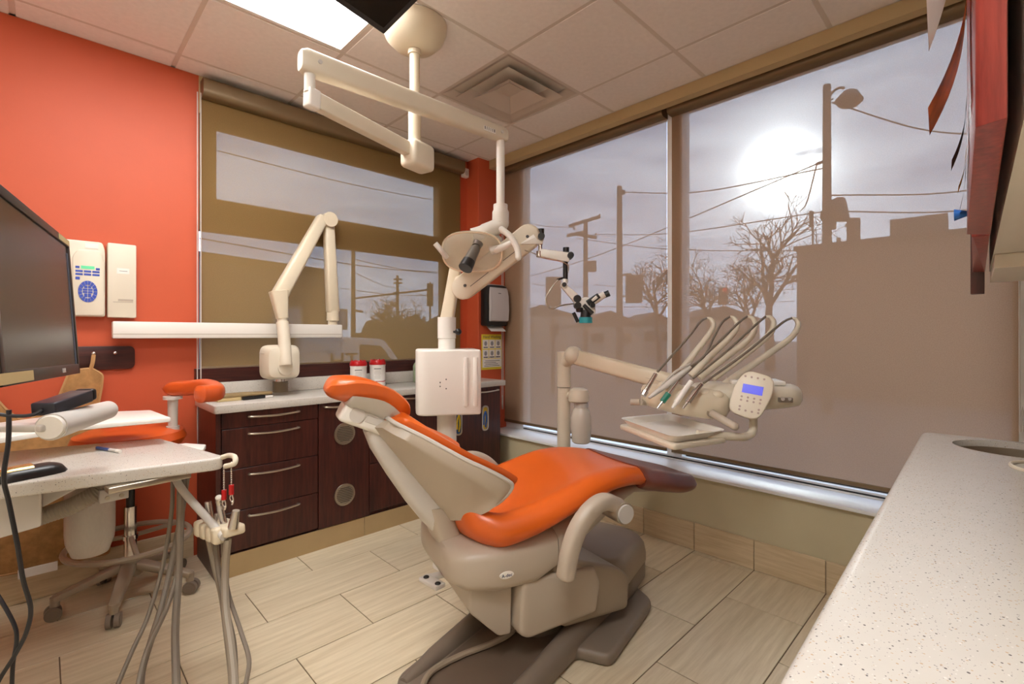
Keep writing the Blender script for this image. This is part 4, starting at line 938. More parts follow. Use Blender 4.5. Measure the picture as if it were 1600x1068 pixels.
# headrest
HP = V((-.812, 0, 1.066)); HL = V((.915, 0, -.40)).normalized(); HN = V((.40, 0, .915)); HLEN = .295
def head_loft(bm, secs, nn=25):
    rings = []
    for s, w, e, f0, f1, lift in interp(secs):
        fr = []; bk_ = []
        for k in range(nn):
            q = -1 + 2 * k / (nn - 1); a = abs(q); off = e * a * a + lift
            c = HP + HL * (HLEN * s) + V((0, w * q, 0)); ed = (f1 - f0) * .5 * max(0, (a - .72) / .28) ** 2
            fr.append(c + HN * (off + f1 - ed)); bk_.append(c + HN * (off + f0 + ed))
        rings.append(fr + bk_[::-1])
    return loft(bm, rings, MC)
t = nb(); head_loft(t, [(.0, .05, 0, -.006, .008, -.005), (.02, .085, .01, -.022, .022, 0), (.1, .115, .025, -.032, .03, 0), (.3, .132, .055, -.03, .03, 0), (.6, .135, .068, -.03, .03, 0), (.85, .125, .06, -.03, .03, -.012), (.96, .10, .045, -.024, .024, -.022), (1.0, .065, .02, -.01, .01, -.028)]); hr = obj('headrest_pad', t, ORV, ch, 75)
t = nb(); head_loft(t, [(.26, .07, .03, -.044, -.03, 0), (.3, .118, .046, -.048, -.028, 0), (.6, .131, .063, -.048, -.028, 0), (.84, .117, .055, -.046, -.028, -.012), (.92, .08, .04, -.042, -.03, -.018)]); obj('headrest_shell', t, GREYL, ch, 70)
mhd = MC @ M.Translation((-.675, -.012, .94)) @ M.Rotation(R(24), 4, 'Y')
t = nb(); box(t, (-.01, 0, 0), (.185, .11, .062), .014, mhd); hm = obj('headrest_bracket', t, WHITE, ch)
t = nb(); cyl(t, mhd @ V((-.05, -.06, .008)), mhd @ V((-.05, .06, .008)), .026, bev=.004); box(t, (.02, 0, .008), (.08, .116, .026), .004, mhd); obj('bracket_lock', t, GREYL, hm)
t = nb(); box(t, (.06, 0, -.025), (.03, .06, .035), .003, mhd); obj('glide_bar', t, CHROME, hm)
# neck strip between the headrest and back
t = nb(); back_loft(t, [(.96, .07, .01), (1.02, .075, .008), (1.1, .06, .004), (1.13, .04, 0)], -.02, .015, roll=1); obj('neck_pad', t, ORV2, ch, 75)
# armrests
def arm(s, name='armrest'):
    y = .335 * s
    pts = [V((.175, y, .605)), V((.11, y * 1.02, .632)), V((.045, y * 1.04, .615)), V((-.012, y * 1.05, .56)), V((-.045, y * 1.05, .49)), V((-.06, y * 1.05, .425)), V((-.065, y * 1.05, .39))]
    if s > 0: pts = [V((-.02, y, .59)), V((-.08, y, .645)), V((-.15, y, .668)), V((-.22, y, .65)), V((-.26, y, .58)), V((-.27, y, .5))]
    ps = spl(pts, 6); rings = []
    for i, p_ in enumerate(ps):
        tn = (ps[min(i + 1, len(ps) - 1)] - ps[max(i - 1, 0)]).normalized(); nz_ = tn.cross(V((0, 1, 0))).normalized()
        k = .55 if i == len(ps) - 1 else (.85 if i == len(ps) - 2 else 1)
        rings.append([p_ + V((0, a, 0)) + nz_ * b for a, b in sq_ring(.032 * k, .03 * k, 2.8, 18)])
    t = nb(); loft(t, rings, MC); ar = obj(name, t, GREYB, ch, 60)
    if s < 0:
        t = nb(); cyl(t, MC @ V((.18, -.27, .586)), MC @ V((.18, -.372, .586)), .04, bev=.008, seg=28); obj('arm_pivot', t, GREYM, ar)
        t = nb(); cyl(t, MC @ V((.18, -.372, .586)), MC @ V((.18, -.380, .586)), .034, bev=.004, seg=28); obj('pivot_cap', t, GREYL, ar)
    else:
        t = nb(); cyl(t, MC @ V((-.27, .24, .47)), MC @ V((-.27, .36, .5)), .03, seg=20); obj('arm_pivot', t, GREYM, ar)
arm(-1); arm(1)
t = nb(); tube(t, spl([MB_ @ V(p_) for p_ in ((-.12, .02, .16), (-.2, .0, .10), (-.28, .04, .072), (-.40, .1, .066), (-.52, .13, .066), (-.60, .10, .066), (-.66, .05, .055), (-.70, .0, .012))], 6), .011, 8); obj('power_cord', t, GREYM, ch)
# ------------------------------------------------------------------ delivery unit beside the chair
pp_ = PD(881, 560, 2.75); qx, qy = pp_.x, pp_.y
du = thing('delivery_unit', 'cream dental delivery unit with five hanging handpieces, keypad and arm', 'dental unit', (qx, qy, 0))
t = nb(); cyl(t, (qx, qy, .0), (qx, qy, .94), .038, seg=24); cyl(t, (qx, qy, 0), (qx, qy, .04), .15, .14, bev=.01, seg=36); obj('lower_post', t, CREAM, du)
t = nb(); cyl(t, (qx, qy, .945), (qx, qy, 1.145), .04, bev=.006, seg=24); obj('upper_post', t, CREAM, du)
a0_, a1_ = PD(894, 556, 2.70), PD(1050, 598, 2.36)
t = nb(); ell(t, PD(896, 555, 2.68), (.052, .052, .052)); cyl(t, V((qx, qy, pp_.z - .03)), PD(895, 556, 2.68), .035); obj('shoulder_joint', t, CREAM, du)
fdir = (CAM - a0_).normalized()
t = nb(); beam(t, a0_, a1_, .043, .045, .04, .042, fdir, 4); fa = obj('flex_arm', t, CREAMY, du, 50)
t = nb(); mid0, mid1 = PD(902, 561, 2.645), PD(1040, 598, 2.335); tube(t, [mid0 - fdir * -.0, mid1], .0012, 5); obj('arm_seam', t, GREYB, fa)
# water bottle on the post
wp = PD(908, 625, 2.68); wx, wy = wp.x, wp.y
t = nb(); lathe(t, [(0, .868), (.05, .868), (.058, .875), (.058, .91), (.05, .935), (.03, .945), (0, .947)], (wx - .012, wy + .008, 0)); cyl(t, (qx, qy, .90), (wx, wy, .90), .022); obj('bottle_holder', t, CREAM, du)
wb_ = thing('water_bottle', 'milky white water bottle hanging under the delivery unit holder', 'bottle', (wx, wy, .635))
t = nb(); lathe(t, [(0, .64), (.042, .64), (.05, .647), (.053, .68), (.058, .73), (.056, .78), (.047, .82), (.036, .835), (.034, .845), (0, .845)], (wx, wy, 0)); obj('bottle_body', t, mat('milky_bottle', (212, 204, 190), .25, trans=.0), wb_)
t = nb(); cyl(t, (wx, wy, .838), (wx, wy, .864), .04, bev=.003); obj('cap', t, GREYL, wb_)
# control head
Lp, Rp = PD(1012, 612, 2.26), PD(1226, 610, 2.12)
Rp.z = Lp.z - .0
hx_ = (Rp - Lp).normalized(); mH = basis(Lp, hx_, UP)   # X right, Y away from viewer, Z up
HLn = (Rp - Lp).length
t = nb(); rings = []
for x, d, h, zc in ((.20, .05, .03, -.005), (.22, .10, .05, -.01), (.30, .125, .062, -.012), (.45, .13, .06, -.01), (.58, .12, .05, -.005), (.63, .10, .045, 0), (.645, .07, .03, 0)):
    rings.append([mH @ V((x, y + .05, z + zc)) for y, z in sq_ring(d, h, 3.4, 28)])
loft(t, rings); hb_ = obj('control_head', t, CREAM, du, 55)
t = nb(); rings = []
for x, d, h, zc, yc in ((-.03, .03, .025, -.01, .0), (-.02, .055, .045, -.012, -.005), (.05, .075, .058, -.018, -.02), (.16, .085, .068, -.03, -.03), (.27, .085, .068, -.04, -.04), (.325, .07, .055, -.042, -.045), (.345, .035, .03, -.042, -.045)):
    rings.append([mH @ V((x, y + yc, z + zc)) for y, z in sq_ring(d, h, 2.6, 28)])
loft(t, rings); obj('holder_body', t, CREAMY, du, 60)
t = nb(); box(t, (.47, .05, .055), (.22, .15, .02), .006, mH); obj('top_mat', t, WHITE, hb_)
t = nb()
for k in range(5): ell(t, mH @ V((.07 + k * .055, -.06 - k * .006, .035 - k * .008)), (.03, .03, .022), seg=14, rings=8)
obj('holder_cup', t, CREAMY, du)
t = nb(); box(t, (.56, -.085, -.008), (.055, .02, .02), .003, mH); obj('hose_port', t, GREYD, hb_)
t = nb(); cyl(t, mH @ V((.545, -.09, -.002)), mH @ V((.545, -.105, -.002)), .008, seg=12); cyl(t, mH @ V((.572, -.088, -.002)), mH @ V((.572, -.102, -.002)), .007, seg=12); obj('port_fitting', t, CHROME, hb_)
# whips, hoses and handpieces
def c6(x, y, d): return PD(840 + x / 3.683, 450 + y / 3.683, d)
W_ = [(((830, 470), (905, 372), (985, 268), (1012, 215), (996, 180), (972, 172)), ((972, 172), (935, 195), (860, 290), (690, 480)), ((680, 492), (615, 605)), 'chrome'),
      (((880, 505), (1000, 385), (1115, 275), (1148, 215), (1132, 174), (1106, 163)), ((1106, 163), (1060, 200), (1010, 290), (960, 390), (880, 450)), ((880, 452), (640, 632)), 'syringe'),
      (((930, 515), (1080, 400), (1215, 295), (1252, 225), (1238, 176), (1206, 162)), ((1206, 162), (1150, 205), (1000, 350), (815, 525)), ((808, 535), (690, 690)), 'green'),
      (((1010, 520), (1170, 400), (1325, 275), (1358, 205), (1342, 170), (1312, 163)), ((1312, 163), (1250, 215), (1090, 360), (893, 520)), ((885, 535), (775, 690)), 'white'),
      (((1070, 555), (1260, 425), (1445, 295), (1496, 225), (1490, 184), (1462, 172)), ((1462, 172), (1400, 205), (1200, 370), (955, 545)), ((945, 552), (835, 690)), 'steel')]
for i, (wh, ho, hp, kd) in enumerate(W_):
    db = 2.30 - i * .022
    pts = spl([c6(x, y, db + .05 * k / 5) for k, (x, y) in enumerate(wh)], 6)
    t = nb(); n_ = len(pts); tube(t, pts, [.016 - .006 * (k / n_) if k < n_ - 9 else .0115 - .0007 * (k - n_ + 9) for k in range(n_)], 12); wo = obj('whip_arm', t, CREAM, du)
    dh = 2.14 - i * .015
    pts = spl([c6(x, y, db + .05 + (dh - db - .05) * k / (len(ho) - 1)) for k, (x, y) in enumerate(ho)], 6)
    t = nb(); tube(t, pts, .0055, 8); obj('hose', t, HOSED, wo)
    a, b = c6(*hp[0], dh), c6(*hp[1], dh - .03); d_ = (b - a).normalized(); L = (b - a).length
    t = nb()
    if kd == 'chrome':
        cyl(t, a, b, .009, .011); cyl(t, b - d_ * .01, b + d_ * .012, .015, .013, bev=.003); h_ = obj('handpiece', t, CHROME, du)
    elif kd == 'syringe':
        tube(t, [a, a + d_ * (L * .12), a + d_ * (L * .45), a + d_ * (L * .9), b], [.008, .011, .016, .009, .006], 12); h_ = obj('handpiece', t, GREYL, du)
        t = nb(); tube(t, spl([a + V((0, 0, .015)), a + d_ * (L * .4) + V((0, 0, .028)), a + d_ * (L * .75) + V((0, 0, .01))], 5), .006, 8); obj('trigger', t, MILKY, h_)
    elif kd == 'green':
        cyl(t, a, a + d_ * (L * .5), .008, .010); cyl(t, b - d_ * (L * .28), b, .006, .0045); h_ = obj('handpiece', t, CHROME, du)
        t = nb(); cyl(t, a + d_ * (L * .47), a + d_ * (L * .76), .0135, .0125, bev=.002); obj('green_band', t, GREEN, h_)
    elif kd == 'white':
        cyl(t, a, a + d_ * (L * .8), .011, .012, bev=.002); cyl(t, a + d_ * (L * .79), b, .0095, .006); h_ = obj('handpiece', t, WHITE, du)
    else:
        cyl(t, a, a + d_ * (L * .3), .008, .012); cyl(t, a + d_ * (L * .29), a + d_ * (L * .75), .0145, .0135, bev=.002); cyl(t, a + d_ * (L * .74), b, .006, .005); h_ = obj('handpiece', t, CHROME, du)
# keypad
kc = PD(1174.5, 617, 2.03)
kz = (CAM - kc).normalized(); kz = (kz + UP * .25).normalized(); kx = UP.cross(kz).normalized(); kx = -kx if kx.dot(RT) < 0 else kx; ky = kz.cross(kx)
mk = M.Translation(kc) @ M((kx, ky, kz)).transposed().to_4x4() @ M.Rotation(R(-17), 4, 'Z')
t = nb(); prism(t, rpoly([(-.068, -.10), (.055, -.10), (.075, .03), (.06, .10), (-.05, .10), (-.075, .03)], .045, 6), -.012, .008, .006, mk, 3); kp = obj('keypad', t, CREAM, du)
t = nb(); mk2 = mk @ M.Rotation(R(8), 4, 'Z'); box(t, (.0, .022, .0085), (.078, .038, .002), 0, mk2); obj('keypad_screen', t, LCDB, kp, 0)
KD = mat('keypad_print', (176, 152, 140), .5)
for r_, (yy, n_) in enumerate(((.075, 4), (-.015, 4), (-.03, 4), (-.058, 2), (-.072, 4))):
    for k in range(n_):
        t = nb(); c = mk2 @ V((-.036 + k * (.072 / max(1, n_ - 1)), yy, .0082)); cyl(t, c, c + kz * .0014, .0045, seg=10); obj('button', t, KD, kp)
t = nb(); tube(t, [mk @ V((0, 0, -.01)), mH @ V((.5, -.02, 0))], .02, 12); obj('keypad_arm', t, CREAM, kp)
# grip handle, tray arm, tray
t = nb(); g0, g1 = PD(1112, 645, 2.08), PD(1148, 666, 1.98); cyl(t, g0, g1, .0165, seg=16); ell(t, g1, (.0165,) * 3); gp = obj('grip_handle', t, GREYB, du)
t = nb(); g2 = PD(1000, 628, 2.2); g3 = PD(986, 628, 2.22); cyl(t, mH @ V((.0, -.02, -.05)), g2, .014, seg=12); cyl(t, g2, g3, .015, seg=12); obj('grip_handle', t, GREYB, du)
t = nb(); cyl(t, mH @ V((.26, -.02, -.075)), g0, .02, seg=16); obj('handle_joint', t, GREYM, gp)
t = nb(); tube(t, spl([PD(1177, 628, 2.07), PD(1177, 660, 2.06), PD(1176, 673, 2.05), PD(1168, 681, 2.03), PD(1150, 682, 2.0), PD(1090, 678, 1.98)], 6), .017, 12); obj('tray_arm', t, CREAM, du)
tz = .815
tq = [PZ(966, 663, tz), PZ(1052, 696, tz), PZ(1138, 684, tz), PZ(1046, 655, tz)]
def shrink(q, k): c = sum(q, V()) / len(q); return [c + (p_ - c) * k for p_ in q]
tr = obj('tray_holder', prism(nb(), rpoly([p_.xy for p_ in shrink(tq, 1.0)], .03, 5), tz - .02, tz + .002, .006), CREAM, du)
ty = thing('instrument_tray', 'white empty instrument tray resting on the delivery unit holder', 'tray', sum(tq, V()) / 4)
t = nb(); o1, o2, i1, i2 = shrink(tq, .97), shrink(tq, .90), shrink(tq, .94), shrink(tq, .87)
rr = lambda q, z: [(p_.x, p_.y, z) for p_ in rpoly([a.xy for a in q], .05, 6)]
loft(t, [rr(shrink(tq, .86), tz + .003), rr(o1, tz + .03), rr(shrink(tq, 1.0), tz + .033), rr(i1, tz + .031), rr(shrink(tq, .84), tz + .006)]); obj('tray_dish', t, WHITE, ty, 24)
# ------------------------------------------------------------------ assistant cart at the left
ZK = .80
cart = thing('assistant_cart', 'cart with speckled stone top, white underbox and hanging suction hoses', 'cart', (-.2, 2.3, 0))
tp_ = [PZ(357, 713, ZK).xy, PZ(250, 684, ZK).xy, PZ(95, 697, ZK).xy, V((-.75, 2.78)), V((-.75, 2.18)), PZ(0, 757, ZK).xy]
t = nb(); prism(t, rpoly(tp_, [.06, .03, .02, .02, .02, .02], 6), ZK - .045, ZK, .008, None, 3); obj('stone_top', t, STONE, cart)
t = nb(); bx(t, -.70, -.17, 2.20, 2.60, .56, ZK - .046, .01); prism(t, rpoly([(-.2, ZK - .046), (.0, ZK - .046), (.0, .625), (-.2, .60)], .01, 3), -2.40, -2.16, .008, M(((1, 0, 0, 0), (0, 0, -1, 0), (0, 1, 0, 0), (0, 0, 0, 1)))); obj('underbox', t, GREYL, cart, 40)
t = nb(); prism(t, rpoly([(0.0, ZK - .046), (.17, ZK - .046), (.17, .745), (0, .66)], .004, 2), -2.34, -2.26, .003, M(((1, 0, 0, 0), (0, 0, -1, 0), (0, 1, 0, 0), (0, 0, 0, 1)))); obj('side_bracket', t, GREYL, cart, 40)
t = nb(); bx(t, -.66, -.36, 2.26, 2.56, .10, .56, .012); obj('pedestal', t, GREYL, cart)
t = nb(); bx(t, -.72, -.30, 2.20, 2.62, .05, .10, .015); obj('foot_plate', t, GREYM, cart)
for a, b in ((-.68, 2.24), (-.34, 2.24), (-.68, 2.58), (-.34, 2.58)):
    t = nb(); cyl(t, (a - .012, b, .026), (a + .012, b, .026), .025, bev=.004); cyl(t, (a, b, .03), (a, b, .055), .01); obj('caster', t, GREYD, cart)
# right end towel bar
t = nb(); tube(t, spl([PD(347, 714, 1.745), PD(358, 711, 1.74), PD(367, 714, 1.70), PD(366, 724, 1.68), PD(352, 728, 1.69)], 6), .009, 10); obj('end_bar', t, CREAM, cart)
# rails and brackets beneath
uA, uB = PZ(170, 768, .745), PZ(300, 742, .745)
t = nb(); mu = basis((uA + uB) / 2, uB - uA, UP); box(t, (0, .03, 0), ((uB - uA).length, .05, .02), .003, mu); box(t, (.02, .06, -.012), (.16, .06, .008), .002, mu); ur = obj('under_rail', t, STEEL, cart)
t = nb(); bc = PD(180, 773, 1.87); mb2 = basis(bc, uB - uA, UP); box(t, (0, .02, 0), (.09, .02, .05), .003, mb2); ubk = obj('rail_bracket', t, GREYL, cart)
for s in (-.022, .022):
    t = nb(); cyl(t, mb2 @ V((s, .012, -.008)), mb2 @ V((s, .004, -.008)), .008, seg=12); obj('bolt', t, STEEL, ubk)
t = nb(); tube(t, spl([PD(140, 772, 1.93), PD(152, 768, 1.9), PD(165, 766, 1.88), PD(176, 766, 1.87)], 4), .006, 6); obj('brass_wire', t, mat('brass', (176, 140, 60), .35, metal=.8), cart)
# milky canister
cc_ = PD(141, 830, 1.98)
t = nb(); lathe(t, [(0, .335), (.035, .335), (.06, .345), (.078, .40), (.081, .44), (.081, .70), (.06, .73), (.03, .75), (0, .75)], (cc_.x, cc_.y, 0), 32); obj('suction_canister', t, MILKY, cart)
# corrugated hose
hp_ = spl([PD(40, 815, 1.80), PD(75, 803, 1.82), PD(115, 789, 1.84), PD(150, 770, 1.87), PD(160, 760, 1.89)], 14)
t = nb(); tube(t, hp_, [.03 + .0028 * (1 if k % 2 else -1) for k in range(len(hp_))], 14); obj('corrugated_hose', t, mat('ribbed_grey_hose', (176, 166, 150), .45), cart, 20)
# hose holder arm and block
t = nb(); tube(t, spl([PD(272, 742, 1.86), PD(285, 765, 1.82), PD(318, 803, 1.76), PD(346, 834, 1.70), PD(350, 838, 1.69)], 6), .0135, 12); obj('holder_arm', t, GREYL, cart)
h0_, h1_ = PD(316, 822, 1.85), PD(356, 838, 1.68)
mhb = basis((h0_ + h1_) / 2, h1_ - h0_, UP)
t = nb(); L = (h1_ - h0_).length
box(t, (0, .025, .012), (L, .07, .035), .010, mhb); hbk = obj('instrument_holder', t, CREAMY, cart)
for k in range(4):
    t = nb(); box(t, (-L / 2 + .02 + k * L / 4.3, -.012, 0), (L / 5.5, .04, .06), .014, mhb); obj('holder_lobe', t, CREAMY, hbk)
def tip(u0, v0, u1, v1, d, r0, r1, nm, l): 
    tt = nb(); a, b = PD(u0, v0, d), PD(u1, v1, d); cyl(tt, a, b, r0, r1, bev=.002); o = obj(nm, tt, CHROME, cart); return o
tip(328, 814, 325, 783, 1.80, .016, .011, 'suction_handpiece', ''); tip(340, 817, 339, 801, 1.78, .011, .008, 'suction_valve', ''); tip(364, 824, 369, 797, 1.70, .018, .012, 'suction_handpiece', '')
t = nb(); tube(t, spl([PD(350, 818, 1.75), PD(346, 800, 1.75), PD(343, 785, 1.75), PD(341, 778, 1.74)], 5), [.012] * 8 + [.011] * 5 + [.009] * 3, 12); sy_ = obj('syringe_handpiece', t, CHROME, cart)
t = nb(); ell(t, PD(342, 777, 1.745), (.012, .012, .01)); obj('white_button', t, WHITE, sy_)
for u, v0, v1, d, lb in ((350, 728, 768, 1.72, 'silver bib chain with red grip, hanging lower and nearer the instrument holder'), (361.5, 722, 760, 1.70, 'silver bib chain with red grip at the outer loop of the cart bar')):
    nk = thing('bib_chain', lb, 'bib chain', PD(u, v1 + 10, d), 'bib chains on the cart end')
    t = nb(); tube(t, [PD(u, v0, d), PD(u, v1, d)], .0022, 6)
    n_ = 11
    for k in range(n_): ell(t, PD(u, v0 + (v1 - v0) * k / n_, d), (.0034,) * 3, seg=8, rings=6)
    obj('beads', t, CHROME, nk)
    t = nb(); cyl(t, PD(u, v1 - 3, d), PD(u, v1 + 12, d), .0085, bev=.002, seg=12); obj('red_grip', t, RED, nk)
    t = nb(); tube(t, spl([PD(u + 1, v1 + 12, d), PD(u + 3, v1 + 20, d), PD(u + 1, v1 + 28, d)], 4), .003, 6); tube(t, spl([PD(u - 1, v1 + 12, d), PD(u - 2, v1 + 18, d), PD(u + 1, v1 + 24, d)], 4), .0025, 6); obj('clip', t, CHROME, nk)
def hang(pix, r, m=HOSED):
    t = nb(); tube(t, spl([PD(u, v, d) for u, v, d in pix], 7), r, 8); obj('suction_hose', t, m, cart)
hang(((270, 750, 1.860), (268, 800, 1.860), (255, 880, 1.840), (232, 960, 1.757), (205, 1020, 1.674), (178, 1085, 1.586), (165, 1130, 1.519)), .0075)
hang(((286, 745, 1.860), (284, 820, 1.860), (280, 880, 1.840), (262, 945, 1.753), (232, 1010, 1.645), (218, 1060, 1.572), (214, 1100, 1.510)), .0085)
hang(((292, 745, 1.880), (284, 800, 1.880), (270, 870, 1.860), (254, 940, 1.778), (236, 1000, 1.685), (222, 1050, 1.613), (219, 1110, 1.520)), .0105)
hang(((282, 760, 1.840), (281, 830, 1.840), (279, 900, 1.820), (274, 980, 1.716), (275, 1050, 1.623), (277, 1110, 1.540)), .0125)
hang(((326, 838, 1.800), (335, 880, 1.790), (347, 930, 1.749), (355, 990, 1.666), (362, 1050, 1.583), (365, 1110, 1.500)), .0115, HOSE)
hang(((337, 842, 1.780), (340, 880, 1.770), (350, 940, 1.718), (364, 1000, 1.635), (367, 1060, 1.552), (364, 1110, 1.480)), .0095)
hang(((356, 842, 1.700), (352, 890, 1.700), (353, 950, 1.648), (361, 1010, 1.575), (366, 1060, 1.512), (366, 1110, 1.440)), .0125, HOSE)
hang(((348, 842, 1.740), (350, 880, 1.740), (358, 930, 1.709), (376, 985, 1.631), (389, 1030, 1.564), (384, 1070, 1.512), (380, 1110, 1.460)), .007)
# mouse, pen
mo = thing('computer_mouse', 'black and gold computer mouse on the speckled cart top', 'mouse', PZ(40, 742, ZK))
ma, mb3 = PZ(-20, 757, ZK), PZ(104, 733, ZK); mm = basis((ma + mb3) / 2, mb3 - ma, UP); Lm = (mb3 - ma).length
def mouse_loft(x0, x1, w, h, z0, n=13):
    t = nb(); rings = []
    for i in range(n):
        s_ = x0 + (x1 - x0) * i / (n - 1); q = max(.03, 1 - abs(s_) ** 4.5); hh = h * q ** .6; ww = w * q ** .45
        rings.append([mm @ V((s_ * Lm / 2, y * ww, z0 if z < 0 else z0 + z * hh)) for y, z in sq_ring(1, 1, 2.4, 20)])
    return loft(t, rings)
obj('mouse_base', mouse_loft(-1, 1, .042, .034, .001), BLACK, mo, 60)
obj('gold_shell', mouse_loft(-.97, .05, .034, .04, .0015), mat('champagne_metal', (190, 164, 110), .25, metal=.7), mo, 60)
pn = thing('pen', 'blue and white pen lying on the speckled cart top', 'pen', PZ(170, 703, ZK))
p0, p1 = PZ(152, 699, ZK + .006), PZ(188, 705, ZK + .006); dv = p1 - p0
t = nb(); cyl(t, p0, p0 + dv * .55, .006, seg=12); obj('blue_barrel', t, mat('blue_pen', (50, 76, 130), .35), pn)
t = nb(); cyl(t, p0 + dv * .55, p0 + dv * .85, .006, seg=12); obj('white_barrel', t, GREYL, pn)
t = nb(); cyl(t, p0 + dv * .85, p1, .0065, bev=.001, seg=12); obj('cap', t, WHITE, pn)
# white flat tray behind the cart top, on a post
zz = .905
wt = thing('assistant_tray', 'white flat tray on an arm behind the speckled cart top', 'tray', (-.32, 2.52, ZK))
ql = [PZ(268, 652, zz), PZ(236, 640, zz), PZ(110, 645, zz), PZ(-40, 665, zz), PZ(-40, 690, zz), PZ(130, 664, zz)]
t = nb(); prism(t, rpoly([a.xy for a in ql], .012, 3), zz - .018, zz, .004); obj('tray_plate', t, WHITE, wt)
ce_ = sum(ql[:3], V()) / 3; t = nb(); cyl(t, (-.32, 2.52, ZK + .001), (-.32, 2.52, zz - .017), .016); cyl(t, (-.32, 2.52, ZK + .001), (-.32, 2.52, ZK + .015), .03); obj('tray_post', t, GREYL, wt)
t = nb(); prism(t, rpoly([PZ(u, v, .80).xy for u, v in ((322, 688), (318, 695), (280, 700), (262, 690), (290, 686))], .006, 3), .765, .785, .004); obj('tail_bar', t, WHITE, wt)
t = nb(); tt0 = PZ(300, 691, .78); cyl(t, (-.32, 2.52, ZK + .012), (-.32, 2.52, ZK + .02), .02); obj('post_collar', t, GREYM, wt)
# monitor on an arm
TRc, BRc, TLd = PD(105, 376, 1.20), PD(122, 583, 1.20), PD(0, 290, .80)
mex = (TRc - TLd).normalized(); mey = (TRc - BRc); mey = (mey - mex * mey.dot(mex)); MH = mey.length; mey.normalize(); men = mex.cross(mey)
if men.dot(CAM - TRc) < 0: men = -men
MW = .56; mmn = M.Translation(TRc - mex * MW - mey * MH) @ M((mex, mey, men)).transposed().to_4x4()
mon = thing('monitor', 'black computer monitor on an arm above the speckled cart', 'monitor', mmn @ V((MW / 2, 0, -.02)))
t = nb(); box(t, (MW / 2, MH / 2, -.018), (MW, MH, .034), .004, mmn); obj('case', t, BLACK, mon)
t = nb(); 
for a in ((MW / 2, .012, MW, .024), (MW / 2, MH - .009, MW, .018), (.009, MH / 2, .018, MH), (MW - .007, MH / 2, .014, MH)): box(t, (a[0], a[1], .0005), (a[2], a[3], .006), .0015, mmn)
obj('bezel', t, mat('brown_black_bezel', (44, 34, 28), .35), mon)
t = nb(); box(t, (MW / 2, MH / 2, -.0005), (MW - .03, MH - .04, .002), 0, mmn); obj('screen', t, SCREEN, mon, 0)
t = nb(); box(t, (MW - .022, MH / 2 - .01, .001), (.012, MH - .05, .001), 0, mmn); obj('screen_edge', t, mat('blue_screen_edge', (70, 82, 104), .3), mon, 0)
t = nb(); box(t, (MW - .055, MH - .009, .004), (.10, .013, .001), 0, mmn); obj('label_sticker', t, TANC, mon, 0)
t = nb(); box(t, (MW - .50, .012, .004), (.20, .018, .001), 0, mmn); obj('label_sticker', t, TANC, mon, 0)
mlog = mmn @ M.Translation((MW - .165, .012, .004)); text_mesh('logo_print', 'DELL', .014, mlog, GREYL, mon)
ma_ = thing('monitor_stand', 'grey tubular monitor stand with round end cap above the cart', 'monitor stand', (-.5, 2.3, ZK + .001))
g0, g1 = PD(80, 667, 1.30), PD(168, 640, 1.62)
t = nb(); cyl(t, g0, g1, .036, .03, bev=.01, seg=26); obj('arm_tube', t, GREYL, ma_)
t = nb(); dcap = (g0 - g1).normalized(); cyl(t, g0 - dcap * .004, g0 + dcap * .01, .034, .03, bev=.004, seg=26); obj('end_cap', t, WHITE, ma_)
bk0 = mmn @ V((MW * .3, MH * .35, -.036))
lft = PD(-90, 668, 1.42)
t = nb(); mfl = basis((g0 + lft) / 2, g0 - lft, UP); box(t, (0, 0, 0), ((g0 - lft).length, .05, .02), .006, mfl); obj('flat_link', t, GREYL, ma_)
t = nb(); tube(t, spl([lft, lft + V((-.05, .0, .02)), bk0 + V((-.08, .06, -.08)), bk0], 6), .02, 12); obj('monitor_link', t, GREYL, ma_)
t = nb(); tube(t, spl([V((-.5, 2.3, ZK + .001)), V((-.5, 2.3, .92)), V((-.42, 2.1, 1.0)), lft], 6), .022, 14); obj('stand_pole', t, GREYM, ma_)
# power adapter lying on the arm tube
pa = thing('power_adapter', 'black laptop power adapter lying on the grey arm tube', 'power adapter', PD(95, 640, 1.36))
q0, q1 = PD(66, 640, 1.315), PD(140, 614, 1.50); mad = basis((q0 + q1) / 2, q1 - q0, UP)
t = nb(); L = (q1 - q0).length; box(t, (-.015, 0, 0), (L * .82, .06, .036), .005, mad); obj('brick', t, mat('blue_black_plastic', (42, 42, 50), .35), pa)
t = nb(); box(t, (L * .41, 0, 0), (L * .12, .052, .036), .008, mad); obj('socket_end', t, BLACK, pa)
t = nb(); tube(t, spl([q0, PD(50, 648, 1.30), PD(15, 649, 1.28), PD(-40, 640, 1.25)], 6), .005, 8); obj('adapter_cable', t, CABLE, pa)
def cable(pix, r, label):
    t = nb(); tube(t, spl([PD(u, v, d) for u, v, d in pix], 8), r, 8); o = obj('black_cable', t, CABLE); tag(o, label, 'cable', 'black cables at the cart')
cable(((14, 640, 1.28), (13, 690, 1.28), (6, 745, 1.28), (14, 785, 1.30), (27, 850, 1.32), (36, 905, 1.34), (48, 950, 1.36), (42, 985, 1.36), (25, 1020, 1.36), (0, 1060, 1.36), (-20, 1100, 1.36)), .0055, 'long black cable looping down in front of the cart top')
cable(((-30, 890, 1.38), (0, 935, 1.38), (22, 975, 1.38), (26, 1000, 1.38), (20, 1040, 1.38), (18, 1100, 1.38)), .005, 'thin black cable crossing the long one near the floor')
